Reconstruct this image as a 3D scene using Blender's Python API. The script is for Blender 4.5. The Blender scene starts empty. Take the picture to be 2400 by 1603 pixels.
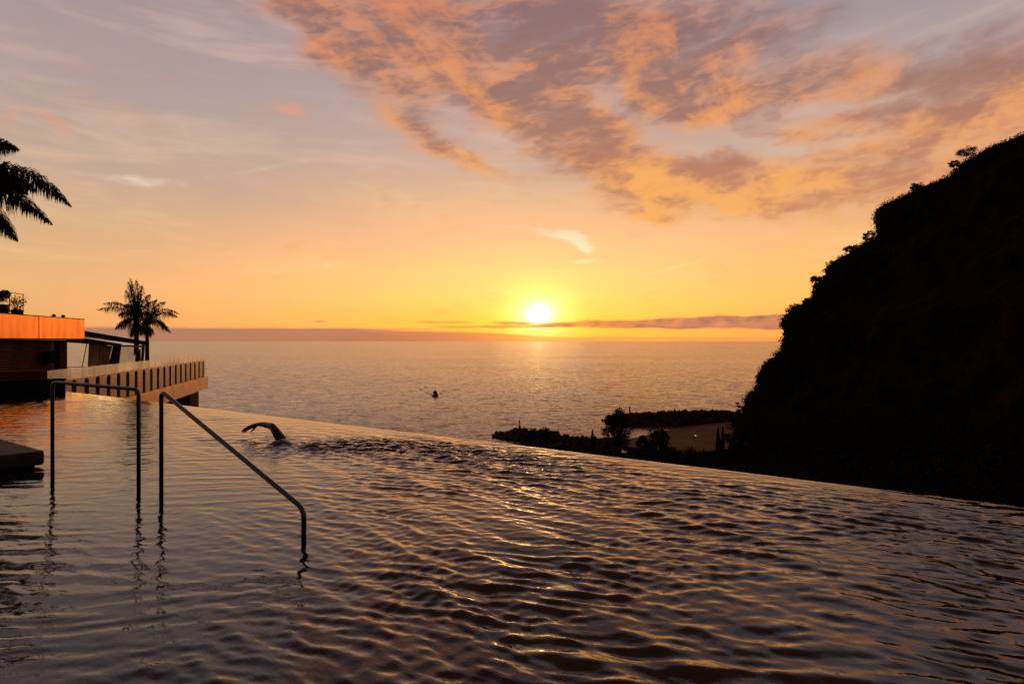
import bpy, bmesh, math, random
import numpy as np
from mathutils import Vector, Matrix
R = math.radians
sc = bpy.context.scene
COL = sc.collection
# ------------------------------------------------------------------ camera
EYE = 1.5                     # eye height above the pool water (z = 0)
SEA = -38.5                   # sea level
cam_d = bpy.data.cameras.new('camera'); cam = bpy.data.objects.new('camera', cam_d); COL.objects.link(cam)
cam.location = (0, 0, EYE); cam.rotation_euler = (R(90), 0, 0)
cam_d.sensor_width = 36; cam_d.lens = 24; cam_d.shift_y = -0.0008
cam_d.clip_start = 0.05; cam_d.clip_end = 300000
sc.camera = cam
sc.view_settings.view_transform = 'Standard'; sc.view_settings.look = 'None'
sc.view_settings.exposure = 0.0; sc.view_settings.gamma = 1.0
sc.render.resolution_x = 1024; sc.render.resolution_y = 683
sc.cycles.max_bounces = 8; sc.cycles.sample_clamp_indirect = 6
sc.cycles.use_denoising = True

def s2l(c):
    return tuple(((x/255)/12.92 if x/255 <= 0.04045 else ((x/255+0.055)/1.055)**2.4) for x in c)
def col4(c): return (*c[:3], 1.0)

# ------------------------------------------------------------------ tiny node-expression helper
class G:
    def __init__(s, tree): s.t = tree; s.L = tree.links
    def node(s, kind, **kw):
        n = s.t.nodes.new(kind)
        for k, v in kw.items(): setattr(n, k, v)
        return n
    def put(s, sock, v):
        if isinstance(v, E): s.L.new(v.o, sock)
        elif isinstance(v, bpy.types.NodeSocket): s.L.new(v, sock)
        elif isinstance(v, (tuple, list)) and len(v) == 3 and sock.type == 'RGBA': sock.default_value = (*v, 1)
        else: sock.default_value = v
    def math(s, op, *a, clamp=False):
        n = s.node('ShaderNodeMath', operation=op, use_clamp=clamp)
        for i, v in enumerate(a): s.put(n.inputs[i], v)
        return E(s, n.outputs[0])
    def vec(s, x, y, z):
        n = s.node('ShaderNodeCombineXYZ')
        for i, v in enumerate((x, y, z)): s.put(n.inputs[i], v)
        return n.outputs[0]
    def noise(s, v, scale=1.0, detail=4, rough=0.5, dist=0.0, lac=2.0, out=0):
        n = s.node('ShaderNodeTexNoise'); s.L.new(v, n.inputs['Vector'])
        n.inputs['Scale'].default_value = scale; n.inputs['Detail'].default_value = detail
        n.inputs['Roughness'].default_value = rough; n.inputs['Distortion'].default_value = dist
        n.inputs['Lacunarity'].default_value = lac
        return E(s, n.outputs[out])
    def step(s, v, a, b):                     # smoothstep a..b
        n = s.node('ShaderNodeMapRange', interpolation_type='SMOOTHSTEP')
        s.put(n.inputs[0], v); s.put(n.inputs[1], a); s.put(n.inputs[2], b)
        return E(s, n.outputs[0])
    def ramp(s, v, pts, lo=0.0, hi=1.0):      # pts: (pos in lo..hi, rgb or value)
        n = s.node('ShaderNodeValToRGB'); e = n.color_ramp.elements
        while len(e) > 1: e.remove(e[-1])
        for i, (p, c) in enumerate(pts):
            q = (p-lo)/(hi-lo); c = (c, c, c) if not isinstance(c, tuple) else c
            el = e[0] if i == 0 else e.new(q)
            el.position = q; el.color = col4(c)
        s.put(n.inputs[0], (v-lo)*(1.0/(hi-lo)))
        return n.outputs[0]
    def mix(s, f, a, b, mode='MIX'):
        n = s.node('ShaderNodeMix', data_type='RGBA', blend_type=mode, clamp_factor=True)
        s.put(n.inputs[0], f); s.put(n.inputs[6], a); s.put(n.inputs[7], b)
        return n.outputs[2]
class E:
    def __init__(s, g, o): s.g = g; s.o = o
    def __add__(s, b): return s.g.math('ADD', s, b)
    __radd__ = __add__
    def __sub__(s, b): return s.g.math('SUBTRACT', s, b)
    def __rsub__(s, b): return s.g.math('SUBTRACT', b, s)
    def __mul__(s, b): return s.g.math('MULTIPLY', s, b)
    __rmul__ = __mul__
    def __truediv__(s, b): return s.g.math('DIVIDE', s, b)
    def __rtruediv__(s, b): return s.g.math('DIVIDE', b, s)

# ------------------------------------------------------------------ sky
SUN_AZ, SUN_EL = math.atan(62/1600), R(2.3)        # to the right of +Y
def ae(px, py):                                    # direction (azimuth, tan elevation) of a point of the sky
    az = math.atan((px*1.0222-1200)/1600)
    return az, (801-py*1.0222)/1600*math.cos(az)
world = bpy.data.worlds.new('World'); sc.world = world; world.use_nodes = True
wt = world.node_tree
for n in list(wt.nodes): wt.nodes.remove(n)
g = G(wt)
tc = g.node('ShaderNodeTexCoord'); sp = g.node('ShaderNodeSeparateXYZ'); wt.links.new(tc.outputs['Generated'], sp.inputs[0])
x, y, z = (E(g, sp.outputs[i]) for i in range(3))
hyp = g.math('SQRT', x*x+y*y)
az = g.math('ARCTAN2', x, y)
el = z/g.math('MAXIMUM', hyp, 0.02)
elc = g.math('MAXIMUM', el, 0.0)
elr = g.math('POWER', g.math('MINIMUM', elc*0.5, 1.0), 0.5)      # 0..1, el 2 -> 1
def P(e): return math.sqrt(min(1, e*0.5))
def rampel(lst): return g.ramp(elr, [(P(e), s2l(c)) for e, c in lst])
left = rampel([(0,(228,160,98)),(.03,(229,172,108)),(.07,(228,180,122)),(.12,(218,176,130)),(.17,(208,173,140)),(.22,(196,168,148)),(.30,(182,160,152)),(.42,(170,150,152)),(.55,(146,132,142)),(1.0,(110,108,128)),(2.,(84,88,112))])
mid  = rampel([(0,(240,146,72)),(.03,(247,180,72)),(.06,(250,196,108)),(.10,(244,197,130)),(.15,(232,186,140)),(.20,(222,180,142)),(.26,(206,174,156)),(.34,(190,164,158)),(.46,(168,150,154)),(.6,(148,134,144)),(1.0,(112,110,130)),(2.,(84,88,112))])
right= rampel([(0,(230,142,84)),(.02,(243,164,88)),(.05,(248,184,98)),(.10,(244,188,114)),(.15,(234,182,126)),(.21,(222,182,150)),(.28,(204,176,160)),(.36,(182,162,158)),(.46,(160,148,156)),(.6,(142,134,146)),(1.0,(108,108,128)),(2.,(84,88,112))])
base = g.mix(g.step(az, -0.55, 0.0), left, mid)
base = g.mix(g.step(az, 0.08, 0.5), base, right)
# sun glow
sdir = (math.sin(SUN_AZ)*math.cos(SUN_EL), math.cos(SUN_AZ)*math.cos(SUN_EL), math.sin(SUN_EL))
daz = az-SUN_AZ; dele = el-math.tan(R(2.28))
d2 = daz*daz*0.8+dele*dele*1.15
def gau(d, s): return g.math('EXPONENT', d*(-1.0/(s*s)))
def scale(colr, f):
    n = g.node('ShaderNodeVectorMath', operation='SCALE'); g.put(n.inputs[0], colr); g.put(n.inputs[3], f); return n.outputs[0]
def addc(a, b):
    n = g.node('ShaderNodeVectorMath', operation='ADD'); g.put(n.inputs[0], a); g.put(n.inputs[1], b); return n.outputs[0]
def rgb(c):
    n = g.node('ShaderNodeRGB'); n.outputs[0].default_value = col4(c); return n.outputs[0]
wide = gau(d2, 0.17); halo = gau(d2, 0.062); core = gau(daz*daz*0.8+dele*dele*1.6, 0.021)
skyc = addc(base, scale(rgb((0.08, 0.07, 0.0)), wide))
skyc = addc(skyc, scale(rgb((0.16, 0.22, 0.03)), halo))
skyc = addc(skyc, scale(rgb((1.25, 0.16, 0.0)), g.math('EXPONENT', (az-0.03)*(az-0.03)*-6.0-elc*elc*60.0)))  # extra red low in the sky, added to warm the water reflections
core2 = gau(daz*daz*0.7+dele*dele*1.2, 0.034)
skyc = addc(skyc, scale(rgb((2.0, 1.6, 0.8)), core))
skyc = addc(skyc, scale(rgb((0.7, 0.55, 0.20)), core2))
skyc = addc(skyc, scale(rgb((34.0, 17.0, 5.5)), gau(daz*daz+dele*dele*1.5, 0.0095)))
# ---- cirrus: soft, low contrast, stretched along the horizon
cv = g.vec(az*2.2+el*1.6, el*13.0, 0.3)
c1 = g.noise(cv, 1.9, 8, 0.62, 0.5)
cir = g.step(c1, 0.46, 0.72)*g.step(el, 0.03, 0.12)*(1.0-g.step(el, 0.5, 0.8))
skyc = g.mix(cir*0.42, skyc, g.mix(g.step(el, .1, .35), rgb(s2l((255,208,140))), rgb(s2l((222,188,172)))))
c2 = g.noise(g.vec(az*3.0-el*3.0, el*9.0+az*2.0, 4.3), 1.3, 5, 0.55, 0.3)
skyc = g.mix(g.step(c2, 0.5, 0.75)*0.25*g.step(el,0.08,0.2), skyc, rgb(s2l((172,148,146))))
# ---- strokes: (px, py, angle deg down-right, half length, half width, amount) in picture units of the sky
def stroke(lst, warpx=None, warpy=None):
    tot = None
    for (px, py, a, hl, hw, amt) in lst:
        a0, e0 = ae(px, py); k = 1.0222/1600; ca, sa = math.cos(R(a)), math.sin(R(a))
        dx = (az if warpx is None else warpx)-a0; dy = (el if warpy is None else warpy)-e0
        u = dx*(ca/(hl*k))+dy*(-sa/(hl*k)); v = dx*(sa/(hw*k))+dy*(ca/(hw*k))
        q = gau(u*u+v*v, 1.0)*amt
        tot = q if tot is None else tot+q
    return tot
pv = g.vec(az*4.0, el*6.0, 0.0)
w1 = g.noise(pv, 1.5, 5, 0.6); w2 = g.noise(g.vec(az*4.0, el*6.0, 7.7), 1.5, 5, 0.6)
wx = az+(w1-0.5)*0.16; wy = el+(w2-0.5)*0.09
M = stroke([(690,20,48,150,60,.75),(760,90,40,150,50,.6),(985,120,38,300,100,.95),(1250,70,12,330,130,1.0),(1650,110,5,380,120,.85),
            (1190,240,38,300,62,1.05),(1400,345,30,230,62,1.0),(1640,415,16,230,48,.9),(1950,425,2,300,55,.85),(1760,470,6,200,30,.55),
            (1700,235,10,260,70,.7),(2050,170,8,260,80,.8),(2150,360,10,220,60,.5),(2330,240,-25,180,90,.8),(1950,300,8,380,120,.45),(2200,120,0,200,100,.3),(1500,150,15,300,120,.3),
            (1010,325,27,190,34,.95),(900,190,45,120,40,.5),(1480,492,10,95,20,.8),(2040,480,2,200,18,.4),(1560,200,60,120,60,.5)], wx, wy)
holes = stroke([(1370,220,8,110,38,.7),(1560,320,10,110,30,.7),(1880,268,3,90,26,1.4),(1830,110,-15,130,40,.8),(2000,330,5,120,16,.5),
                (1330,170,-8,90,20,.3),(2130,50,-10,260,70,1.1),(2000,230,-5,90,14,.8),(2230,300,5,90,16,.6),(1780,300,12,90,14,.6),(1720,350,5,120,18,.9),(1120,330,35,90,24,.7),(2110,240,0,60,16,.8),(1000,70,60,60,22,.5),
                (1620,105,-12,90,18,.6),(1400,260,10,60,20,.5),(1900,395,2,160,12,.5)], wx, wy)
# cloud deck texture, stretched by perspective on a plane overhead
iz = 1.0/(elc+0.16)
ax_, ay_ = g.math('SINE', az)*iz, g.math('COSINE', az)*iz
r1 = ax_*0.92-ay_*0.40; r2 = ax_*0.40+ay_*0.92
def deck(ox=0.0, oy=0.0, seed=0.0):
    return g.noise(g.vec((r1+ox)*1.9, (r2+oy)*0.95, seed), 1.5, 8, 0.60, 0.25)
nA = deck(); nB = deck(0.05, 0.30, 0.0)
nC = g.noise(g.vec(az*4.2+el*2.0, el*10.0-az*2.0, 2.2), 2.3, 9, 0.60, 0.35)
nF = g.noise(g.vec(az*5.0+el*5.0, el*15.0-az*3.0, 6.1), 4.5, 6, 0.62, 0.6)
nn = nA*0.5+nC*0.62-0.06+(nF-0.5)*0.22
Mc = g.math('MINIMUM', M, 1.15)
dens = Mc*0.80+(nn-0.5)*2.0-holes*0.46-0.03
alpha = g.step(dens, -0.02, 0.98)
nT = g.noise(g.vec(az*2.6-el*1.0, el*5.0-az*1.2, 9.1), 3.0, 6, 0.55, 0.3)
thick = g.step(dens*0.55+(nB-nA)*2.8+(nT-0.5)*2.9+(nF-0.5)*1.7+el*0.8, 0.06, 1.08)
thin_c = g.ramp(elc, [(0.0, s2l((236,160,84))), (.15, s2l((246,176,96))), (.22, s2l((244,168,90))), (.30, s2l((236,154,88))), (.4, s2l((224,144,94))), (.5, s2l((214,138,100))), (1, s2l((150,120,120)))])
thick_c = g.ramp(elc, [(0.0, s2l((190,118,80))), (.17, s2l((204,134,96))), (.26, s2l((178,118,94))), (.36, s2l((152,110,100))), (.5, s2l((140,106,104))), (1, s2l((92,86,100)))])
pinkish = g.step(az, 0.15, 0.6)*0.45
thin_c = g.mix(pinkish, thin_c, g.mix(g.step(el, .2, .5), rgb(s2l((218,152,122))), rgb(s2l((172,132,128)))))
cc = g.mix(thick, thin_c, thick_c)
cc = g.mix(g.step(nA-nB, 0.02, 0.14)*0.6*g.step(Mc, 0.2, 0.8)*(1.0-pinkish), cc, g.mix(g.step(el, 0.2, 0.5), rgb(s2l((255,178,88))), rgb(s2l((232,140,92)))))
skyc = g.mix(alpha*0.90, skyc, cc)
# small orange puffs and bright wisps
puff = stroke([(650,262,10,60,20,1.),(95,262,22,60,16,.9),(5,258,30,25,18,.7),(160,148,20,40,14,.3)], wx, wy)
skyc = g.mix(g.step(puff*(nC*2.2-0.2), 0.25, 1.0)*0.75, skyc, rgb(s2l((226,158,128))))
wisp = stroke([(345,412,3,60,10,.8),(240,405,4,110,8,.4),(1290,538,10,48,10,1.3),(1328,552,28,40,13,1.2),(1340,568,40,24,8,.9),(1340,598,2,40,5,.7),(760,612,20,22,8,.4),(1545,615,-12,70,5,.5),(1160,520,3,90,4,.4),(620,382,-17,150,9,.35),(440,330,62,70,10,.3),(1090,420,-3,60,4,.4),(1155,667,2,34,4,.5),(800,325,-4,220,10,.3)], az+(w1-0.5)*0.04, el+(w2-0.5)*0.03)
skyc = g.mix(g.step(wisp*(nC*1.4+(nF-0.42)*3.0), 0.08, 1.25)*0.9, skyc, g.mix(g.step(el, .12, .2), rgb((1.05,.86,.50)), rgb(s2l((232,204,184)))))
# ---- low cloud bars on the horizon
bn = g.noise(g.vec(az*9.0, el*60.0, 1.0), 1.6, 6, 0.6); bn2 = g.noise(g.vec(az*26.0, el*60.0, 5.0), 1.2, 4, 0.6)
bp = (bn-0.5)
def bar(x0, x1, ytop0, ytop1, ybot0, ybot1, soft=0.0016, amp=0.010, e=0.05, e2=None):
    a0, t0 = ae(x0, ytop0); a1, t1 = ae(x1, ytop1); b0 = ae(x0, ybot0)[1]; b1 = ae(x1, ybot1)[1]
    f = g.math('MULTIPLY', az-a0, 1/(a1-a0))
    top = f*(t1-t0)+t0; bot = f*(b1-b0)+b0
    e2 = e if e2 is None else e2
    ends = g.step(az, a0-e, a0+e)*(1.0-g.step(az, a1-e2, a1+e2))
    sh = ends*(top-bot)
    mid_ = (top+bot)*0.5; half = sh*0.5+bp*amp*ends-0.0004
    dist = half-g.math('ABSOLUTE', el-mid_)
    return g.step(dist, -soft, soft)*ends
hz = 1.0-g.step(el, 0.0, 0.030)
skyc = g.mix(bar(1205,2000,741,712,752,760, amp=.011, e=0.05, e2=0.02)*(0.75+(bn2-0.4)*0.8), skyc, g.mix(g.step(az,0.02,0.3), rgb(s2l((205,128,74))), rgb(s2l((160,114,98)))))
skyc = g.mix(bar(960,1080,737,738,743,743, amp=.008, e=0.02)*0.85, skyc, rgb(s2l((190,122,84))))
skyc = g.mix(bar(1130,1230,737,740,744,746, amp=.008, e=0.02)*0.8, skyc, rgb(s2l((206,130,66))))
skyc = g.mix(bar(1000,1330,747,748,755,753, amp=.008, e=0.05)*0.75, skyc, rgb(s2l((214,130,66))))
skyc = g.mix(bar(-1500,1500,738,750,800,800, amp=.003, e=0.02, e2=.02)*(1.0-g.step(az, -.24, -.06))*0.84, skyc, g.mix(g.step(el+bp*0.006, .006, .024), rgb(s2l((158,118,98))), rgb(s2l((150,112,102)))))
skyc = g.mix(bar(-200,820,747,750,751,752, amp=.004, e=0.1, e2=.1)*0.55, skyc, rgb(s2l((200,126,100))))
skyc = g.mix(bar(600,1250,757,762,800,800, amp=.002, e=0.2, e2=.16)*0.85, skyc, g.mix(g.step(el, .002, .016), rgb(s2l((186,124,84))), rgb(s2l((196,128,92)))))
skyc = g.mix(bar(1250,1900,768,770,800,800, amp=.002, e=0.1, e2=.8)*0.5, skyc, rgb(s2l((212,128,84))))
skyc = g.mix(bar(1200,1285,779,779,781,781, soft=.0012, amp=.001, e=0.02)*0.6, skyc, rgb((1.0,.62,.2)))
skyc = g.mix(bar(718,748,736,736,741,741, amp=.003, e=0.008)*0.9, skyc, rgb(s2l((176,120,100))))
# unseen sky behind and overhead, toned dark and warm for the water and cliff
back = 1.0-g.step(y/g.math('MAXIMUM', hyp, .02), -0.35, 0.76)
skyc = g.mix(back, skyc, g.mix(g.step(el, 0.0, 0.6), rgb(s2l((62,48,46))), rgb(s2l((50,40,44)))))
skyc = g.mix(g.step(el, 0.50, 1.0), skyc, rgb(s2l((98,62,48))))
# a share of physical sky on top
nish = g.node('ShaderNodeTexSky', sky_type='NISHITA'); nish.sun_disc = False
nish.sun_elevation = SUN_EL; nish.sun_rotation = SUN_AZ; nish.dust_density = 2.0
skyc = addc(skyc, scale(nish.outputs[0], 0.0015))
# below the horizon: dull reflection of the low sky
skyc = g.mix(g.step(el, -0.02, -0.002), rgb((.12,.065,.045)), skyc)
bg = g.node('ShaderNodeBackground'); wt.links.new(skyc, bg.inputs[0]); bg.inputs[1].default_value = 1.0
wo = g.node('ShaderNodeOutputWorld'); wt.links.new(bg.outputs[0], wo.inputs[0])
world.cycles.sampling_method = 'MANUAL'; world.cycles.sample_map_resolution = 1024

sun_d = bpy.data.lights.new('sun', 'SUN'); sun = bpy.data.objects.new('sun', sun_d); COL.objects.link(sun)
sun_d.energy = 0.02; sun_d.angle = R(8.0); sun_d.color = (1.0, 0.50, 0.16)
sun.rotation_euler = Vector((-sdir[0], -sdir[1], -sdir[2])).to_track_quat('-Z', 'Y').to_euler()
# ------------------------------------------------------------------ helpers
rng = np.random.default_rng(7)
random.seed(7)
def at(px, py, Y):                                   # point of the place seen at a pixel of the 2400-wide photograph, Y metres ahead
    return Vector(((px-1200)/1600*Y, Y, EYE-(py-800)/1600*Y))
def tag(o, label=None, cat=None, group=None, kind=None):
    if label: o['label'] = label
    if cat: o['category'] = cat
    if group: o['group'] = group
    if kind: o['kind'] = kind
    return o
def empty(name, loc, rz=0.0, label=None, cat=None, group=None):
    o = bpy.data.objects.new(name, None); COL.objects.link(o); o.location = loc; o.rotation_euler = (0, 0, rz)
    o.empty_display_size = 0.3
    return tag(o, label, cat, group)
def link(name, me, m, parent=None, smooth=False, loc=None, rot=None):
    o = bpy.data.objects.new(name, me); COL.objects.link(o)
    if m is not None: me.materials.append(m)
    if smooth: me.polygons.foreach_set('use_smooth', [True]*len(me.polygons))
    if parent is not None: o.parent = parent
    if loc is not None: o.location = loc
    if rot is not None: o.rotation_euler = rot
    return o
def np_mesh(name, V, F):
    V = np.asarray(V, dtype=np.float32); F = np.asarray(F, dtype=np.int32)
    me = bpy.data.meshes.new(name); n, k = F.shape
    me.vertices.add(len(V)); me.vertices.foreach_set('co', V.ravel())
    me.loops.add(n*k); me.loops.foreach_set('vertex_index', F.ravel())
    me.polygons.add(n); me.polygons.foreach_set('loop_start', np.arange(0, n*k, k, dtype=np.int32))
    me.update(calc_edges=True); me.validate()
    return me
def grid_faces(nr, nc):
    i = np.arange((nr-1)*(nc-1)); r = i//(nc-1); c = i % (nc-1); a = r*nc+c
    return np.stack([a, a+1, a+nc+1, a+nc], 1)
class MB:
    """collects shapes into ONE mesh"""
    def __init__(s): s.v = []; s.f = []
    def add(s, vs, fs):
        o = len(s.v); s.v += [tuple(v) for v in vs]; s.f += [tuple(i+o for i in f) for f in fs]; return s
    def box(s, x0, x1, y0, y1, z0, z1):
        return s.add([(x0,y0,z0),(x1,y0,z0),(x1,y1,z0),(x0,y1,z0),(x0,y0,z1),(x1,y0,z1),(x1,y1,z1),(x0,y1,z1)],
                     [(0,3,2,1),(4,5,6,7),(0,1,5,4),(1,2,6,5),(2,3,7,6),(3,0,4,7)])
    def hexa(s, p):      # 8 corners, bottom 4 then top 4
        return s.add(p, [(0,3,2,1),(4,5,6,7),(0,1,5,4),(1,2,6,5),(2,3,7,6),(3,0,4,7)])
    def tube(s, pts, rad, n=12, cap=True):
        pts = [Vector(p) for p in pts]; rad = rad if isinstance(rad, (list, tuple)) else [rad]*len(pts)
        o = len(s.v); up = None
        for i, p in enumerate(pts):
            t = (pts[min(i+1, len(pts)-1)]-pts[max(i-1, 0)]).normalized()
            if up is None: up = t.orthogonal().normalized()
            up = (up-t*up.dot(t)).normalized(); b = t.cross(up)
            for k in range(n):
                a = 2*math.pi*k/n; s.v.append(tuple(p+(up*math.cos(a)+b*math.sin(a))*rad[i]))
        for i in range(len(pts)-1):
            for k in range(n):
                a = o+i*n+k; b2 = o+i*n+(k+1) % n; s.f.append((a, b2, b2+n, a+n))
        if cap:
            s.f.append(tuple(o+k for k in reversed(range(n)))); s.f.append(tuple(o+(len(pts)-1)*n+k for k in range(n)))
        return s
    def lathe(s, prof, n=16, c=(0, 0, 0)):
        o = len(s.v)
        for r, z_ in prof:
            for k in range(n):
                a = 2*math.pi*k/n; s.v.append((c[0]+r*math.cos(a), c[1]+r*math.sin(a), c[2]+z_))
        for i in range(len(prof)-1):
            for k in range(n):
                a = o+i*n+k; b = o+i*n+(k+1) % n; s.f.append((a, b, b+n, a+n))
        return s
    def build(s, name, m, parent=None, smooth=False, bevel=0.0, **kw):
        me = bpy.data.meshes.new(name); me.from_pydata(s.v, [], s.f); me.update()
        if bevel:
            bm = bmesh.new(); bm.from_mesh(me); bmesh.ops.recalc_face_normals(bm, faces=bm.faces)
            bmesh.ops.bevel(bm, geom=[e for e in bm.edges], offset=bevel, segments=2, profile=0.6, affect='EDGES'); bm.to_mesh(me); bm.free()
        return link(name, me, m, parent, smooth, **kw)
def round_path(pts, r, n=6):       # rounds the inner corners of a polyline
    out = [Vector(pts[0])]
    for a, b, c in zip(pts, pts[1:], pts[2:]):
        a, b, c = Vector(a), Vector(b), Vector(c); p = b+(a-b).normalized()*r; q = b+(c-b).normalized()*r
        for i in range(n+1):
            t = i/n; out.append(p*(1-t)**2+b*2*t*(1-t)+q*t*t)
    out.append(Vector(pts[-1])); return out
# value noise in numpy
_perm = rng.random((256, 256)).astype(np.float32)
def vnoise(x, y):
    xi = np.floor(x).astype(int); yi = np.floor(y).astype(int); fx = x-xi; fy = y-yi
    fx = fx*fx*(3-2*fx); fy = fy*fy*(3-2*fy)
    a = _perm[xi & 255, yi & 255]; b = _perm[(xi+1) & 255, yi & 255]; c = _perm[xi & 255, (yi+1) & 255]; d = _perm[(xi+1) & 255, (yi+1) & 255]
    return (a*(1-fx)+b*fx)*(1-fy)+(c*(1-fx)+d*fx)*fy
def fbm(x, y, o=5, g_=0.5):
    t = 0; a = 1.0; n = 0
    for i in range(o): t = t+a*(vnoise(x*2**i+17.3*i, y*2**i+9.1*i)-0.5); n += a; a *= g_
    return t/n*2
# ------------------------------------------------------------------ materials
def newmat(name):
    m = bpy.data.materials.new(name); m.use_nodes = True; t = m.node_tree
    b = t.nodes['Principled BSDF']; return m, G(t), b
def mat(name, c, rough=0.6, metal=0.0, var=0.25, scale=3.0, c2=None, bump=0.0, bscale=None, stretch=(1, 1, 1), spec=0.5):
    m, g_, b = newmat(name)
    tcn = g_.node('ShaderNodeTexCoord'); mp = g_.node('ShaderNodeMapping'); mp.inputs['Scale'].default_value = stretch
    m.node_tree.links.new(tcn.outputs['Object'], mp.inputs[0])
    n = g_.noise(mp.outputs[0], scale, 6, 0.6)
    c2 = c2 if c2 else tuple(v*(1-var) for v in c)
    g_.put(b.inputs['Base Color'], g_.mix(g_.step(n, 0.35, 0.68), c, c2))
    g_.put(b.inputs['Roughness'], n*0.25+(rough-0.12)); b.inputs['Metallic'].default_value = metal
    b.inputs['Specular IOR Level'].default_value = spec
    if bump:
        n2 = g_.noise(mp.outputs[0], bscale or scale*4, 5, 0.6)
        bn_ = g_.node('ShaderNodeBump'); bn_.inputs['Strength'].default_value = bump; bn_.inputs['Distance'].default_value = 0.02
        g_.put(bn_.inputs['Height'], n2); m.node_tree.links.new(bn_.outputs[0], b.inputs['Normal'])
    return m
def leafmat(name, c, c2, trans=0.25):
    m, g_, b = newmat(name)
    tcn = g_.node('ShaderNodeTexCoord'); n = g_.noise(tcn.outputs['Object'], 1.3, 3, 0.6)
    colr = g_.mix(g_.step(n, 0.35, 0.65), c, c2); g_.put(b.inputs['Base Color'], colr); b.inputs['Roughness'].default_value = 0.65
    b.inputs['Specular IOR Level'].default_value = 0.0
    tr = g_.node('ShaderNodeBsdfTranslucent'); g_.put(tr.inputs[0], colr)
    mx = g_.node('ShaderNodeMixShader'); mx.inputs[0].default_value = trans
    o = m.node_tree.nodes['Material Output']; L = m.node_tree.links
    L.new(b.outputs[0], mx.inputs[1]); L.new(tr.outputs[0], mx.inputs[2]); L.new(mx.outputs[0], o.inputs[0])
    return m
M_steel = mat('brushed_steel', (.15, .15, .175), 0.30, 1.0, .3, 30)
M_corten = mat('rust_panel', (1.0, .40, .09), 0.30, 1.0, .3, 1.6, c2=(.85, .30, .06), stretch=(1.5, 1.5, .25), bump=.1)
M_conc = mat('concrete', (.72, .38, .16), 0.34, 0.6, .25, 1.3, c2=(.60, .30, .12), bump=.1)
M_para = mat('parapet_plaster', (.42, .21, .10), 0.28, 0.2, .2, 2.0)
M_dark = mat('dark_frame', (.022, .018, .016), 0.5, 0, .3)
M_black = mat('black_stone', (.004, .0035, .0035), 0.8, 0, .5, 6, bump=.2, spec=.05)
M_slab = mat('grey_stone', (.06, .05, .05), 0.65, 0, .5, 5, bump=.5, bscale=40)
M_white = mat('painted_metal', (.55, .52, .50), 0.5, 0, .1)
M_wood = mat('brown_timber', (.10, .045, .025), 0.6, 0, .4, 4, stretch=(4, 4, .5))
M_curt = leafmat('curtain', (.55, .42, .30), (.30, .23, .17), .8)
M_trunk = mat('palm_bark', (.06, .045, .032), 0.85, 0, .5, 5, bump=.6, stretch=(1, 1, 5))
M_bark = mat('tree_bark', (.05, .036, .026), 0.85, 0, .5, 5, bump=.5)
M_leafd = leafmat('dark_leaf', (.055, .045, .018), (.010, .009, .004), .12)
M_palm = leafmat('palm_leaf', (.05, .045, .018), (.03, .03, .012), .2)
M_shrub = leafmat('shrub_leaf', (.08, .07, .02), (.04, .04, .012), .3)
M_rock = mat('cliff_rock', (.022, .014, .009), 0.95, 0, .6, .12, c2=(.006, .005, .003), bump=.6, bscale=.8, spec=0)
M_boul = mat('armour_rock', (.07, .05, .042), 0.9, 0, .5, .25, bump=.5, bscale=1.5, spec=.2)
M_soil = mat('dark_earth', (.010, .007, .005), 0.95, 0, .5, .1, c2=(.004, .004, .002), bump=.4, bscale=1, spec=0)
M_sand = mat('sand', (.20, .11, .065), 0.95, 0, .3, .08, bump=.2, bscale=1.5, spec=.1)
M_tile = mat('terrace_tile', (.05, .035, .03), 0.8, 0, .3, 2)
M_skin = mat('wet_skin', (.030, .014, .009), 0.35, 0, .3, 9, bump=.1)
M_hair = mat('dark_hair', (.015, .010, .008), 0.5, 0, .3, 20)
M_short = mat('swim_shorts', (.02, .02, .03), 0.6, 0, .3, 20)
M_hull = mat('boat_hull', (.06, .04, .04), 0.5, 0, .4, 2)
M_cabin = mat('boat_cabin', (.18, .14, .13), 0.5, 0, .3, 2)
# glass: thin clear sheet that reflects the sky
M_glass, g_, b_ = newmat('clear_glass')
b_.inputs['Base Color'].default_value = (.82, .80, .74, 1); b_.inputs['Roughness'].default_value = 0.03
b_.inputs['Transmission Weight'].default_value = 1.0; b_.inputs['IOR'].default_value = 1.9
# bricks (object x along the wall, z up)
M_brick, g_, b_ = newmat('dark_brick')
tcn = g_.node('ShaderNodeTexCoord'); sx = g_.node('ShaderNodeSeparateXYZ'); M_brick.node_tree.links.new(tcn.outputs['Object'], sx.inputs[0])
br = g_.node('ShaderNodeTexBrick'); M_brick.node_tree.links.new(g_.vec(sx.outputs[0], sx.outputs[2], 0), br.inputs['Vector'])
br.inputs['Scale'].default_value = 1.0; br.inputs['Brick Width'].default_value = .34; br.inputs['Row Height'].default_value = .11
br.inputs['Mortar Size'].default_value = .016; br.inputs['Color1'].default_value = (.30, .075, .02, 1); br.inputs['Color2'].default_value = (.17, .045, .014, 1)
br.inputs['Mortar'].default_value = (.035, .015, .008, 1); br.inputs['Bias'].default_value = -.1
nb = g_.noise(tcn.outputs['Object'], .8, 4, .6)
g_.put(b_.inputs['Base Color'], g_.mix(g_.step(nb, .35, .7)*0.6, br.outputs[0], (.05, .02, .01)))
b_.inputs['Roughness'].default_value = .85; b_.inputs['Specular IOR Level'].default_value = .15
bu = g_.node('ShaderNodeBump'); bu.inputs['Distance'].default_value = .03; bu.inputs['Strength'].default_value = .8
M_brick.node_tree.links.new(br.outputs['Fac'], bu.inputs['Height']); bu.invert = True
M_brick.node_tree.links.new(bu.outputs[0], b_.inputs['Normal'])
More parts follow.
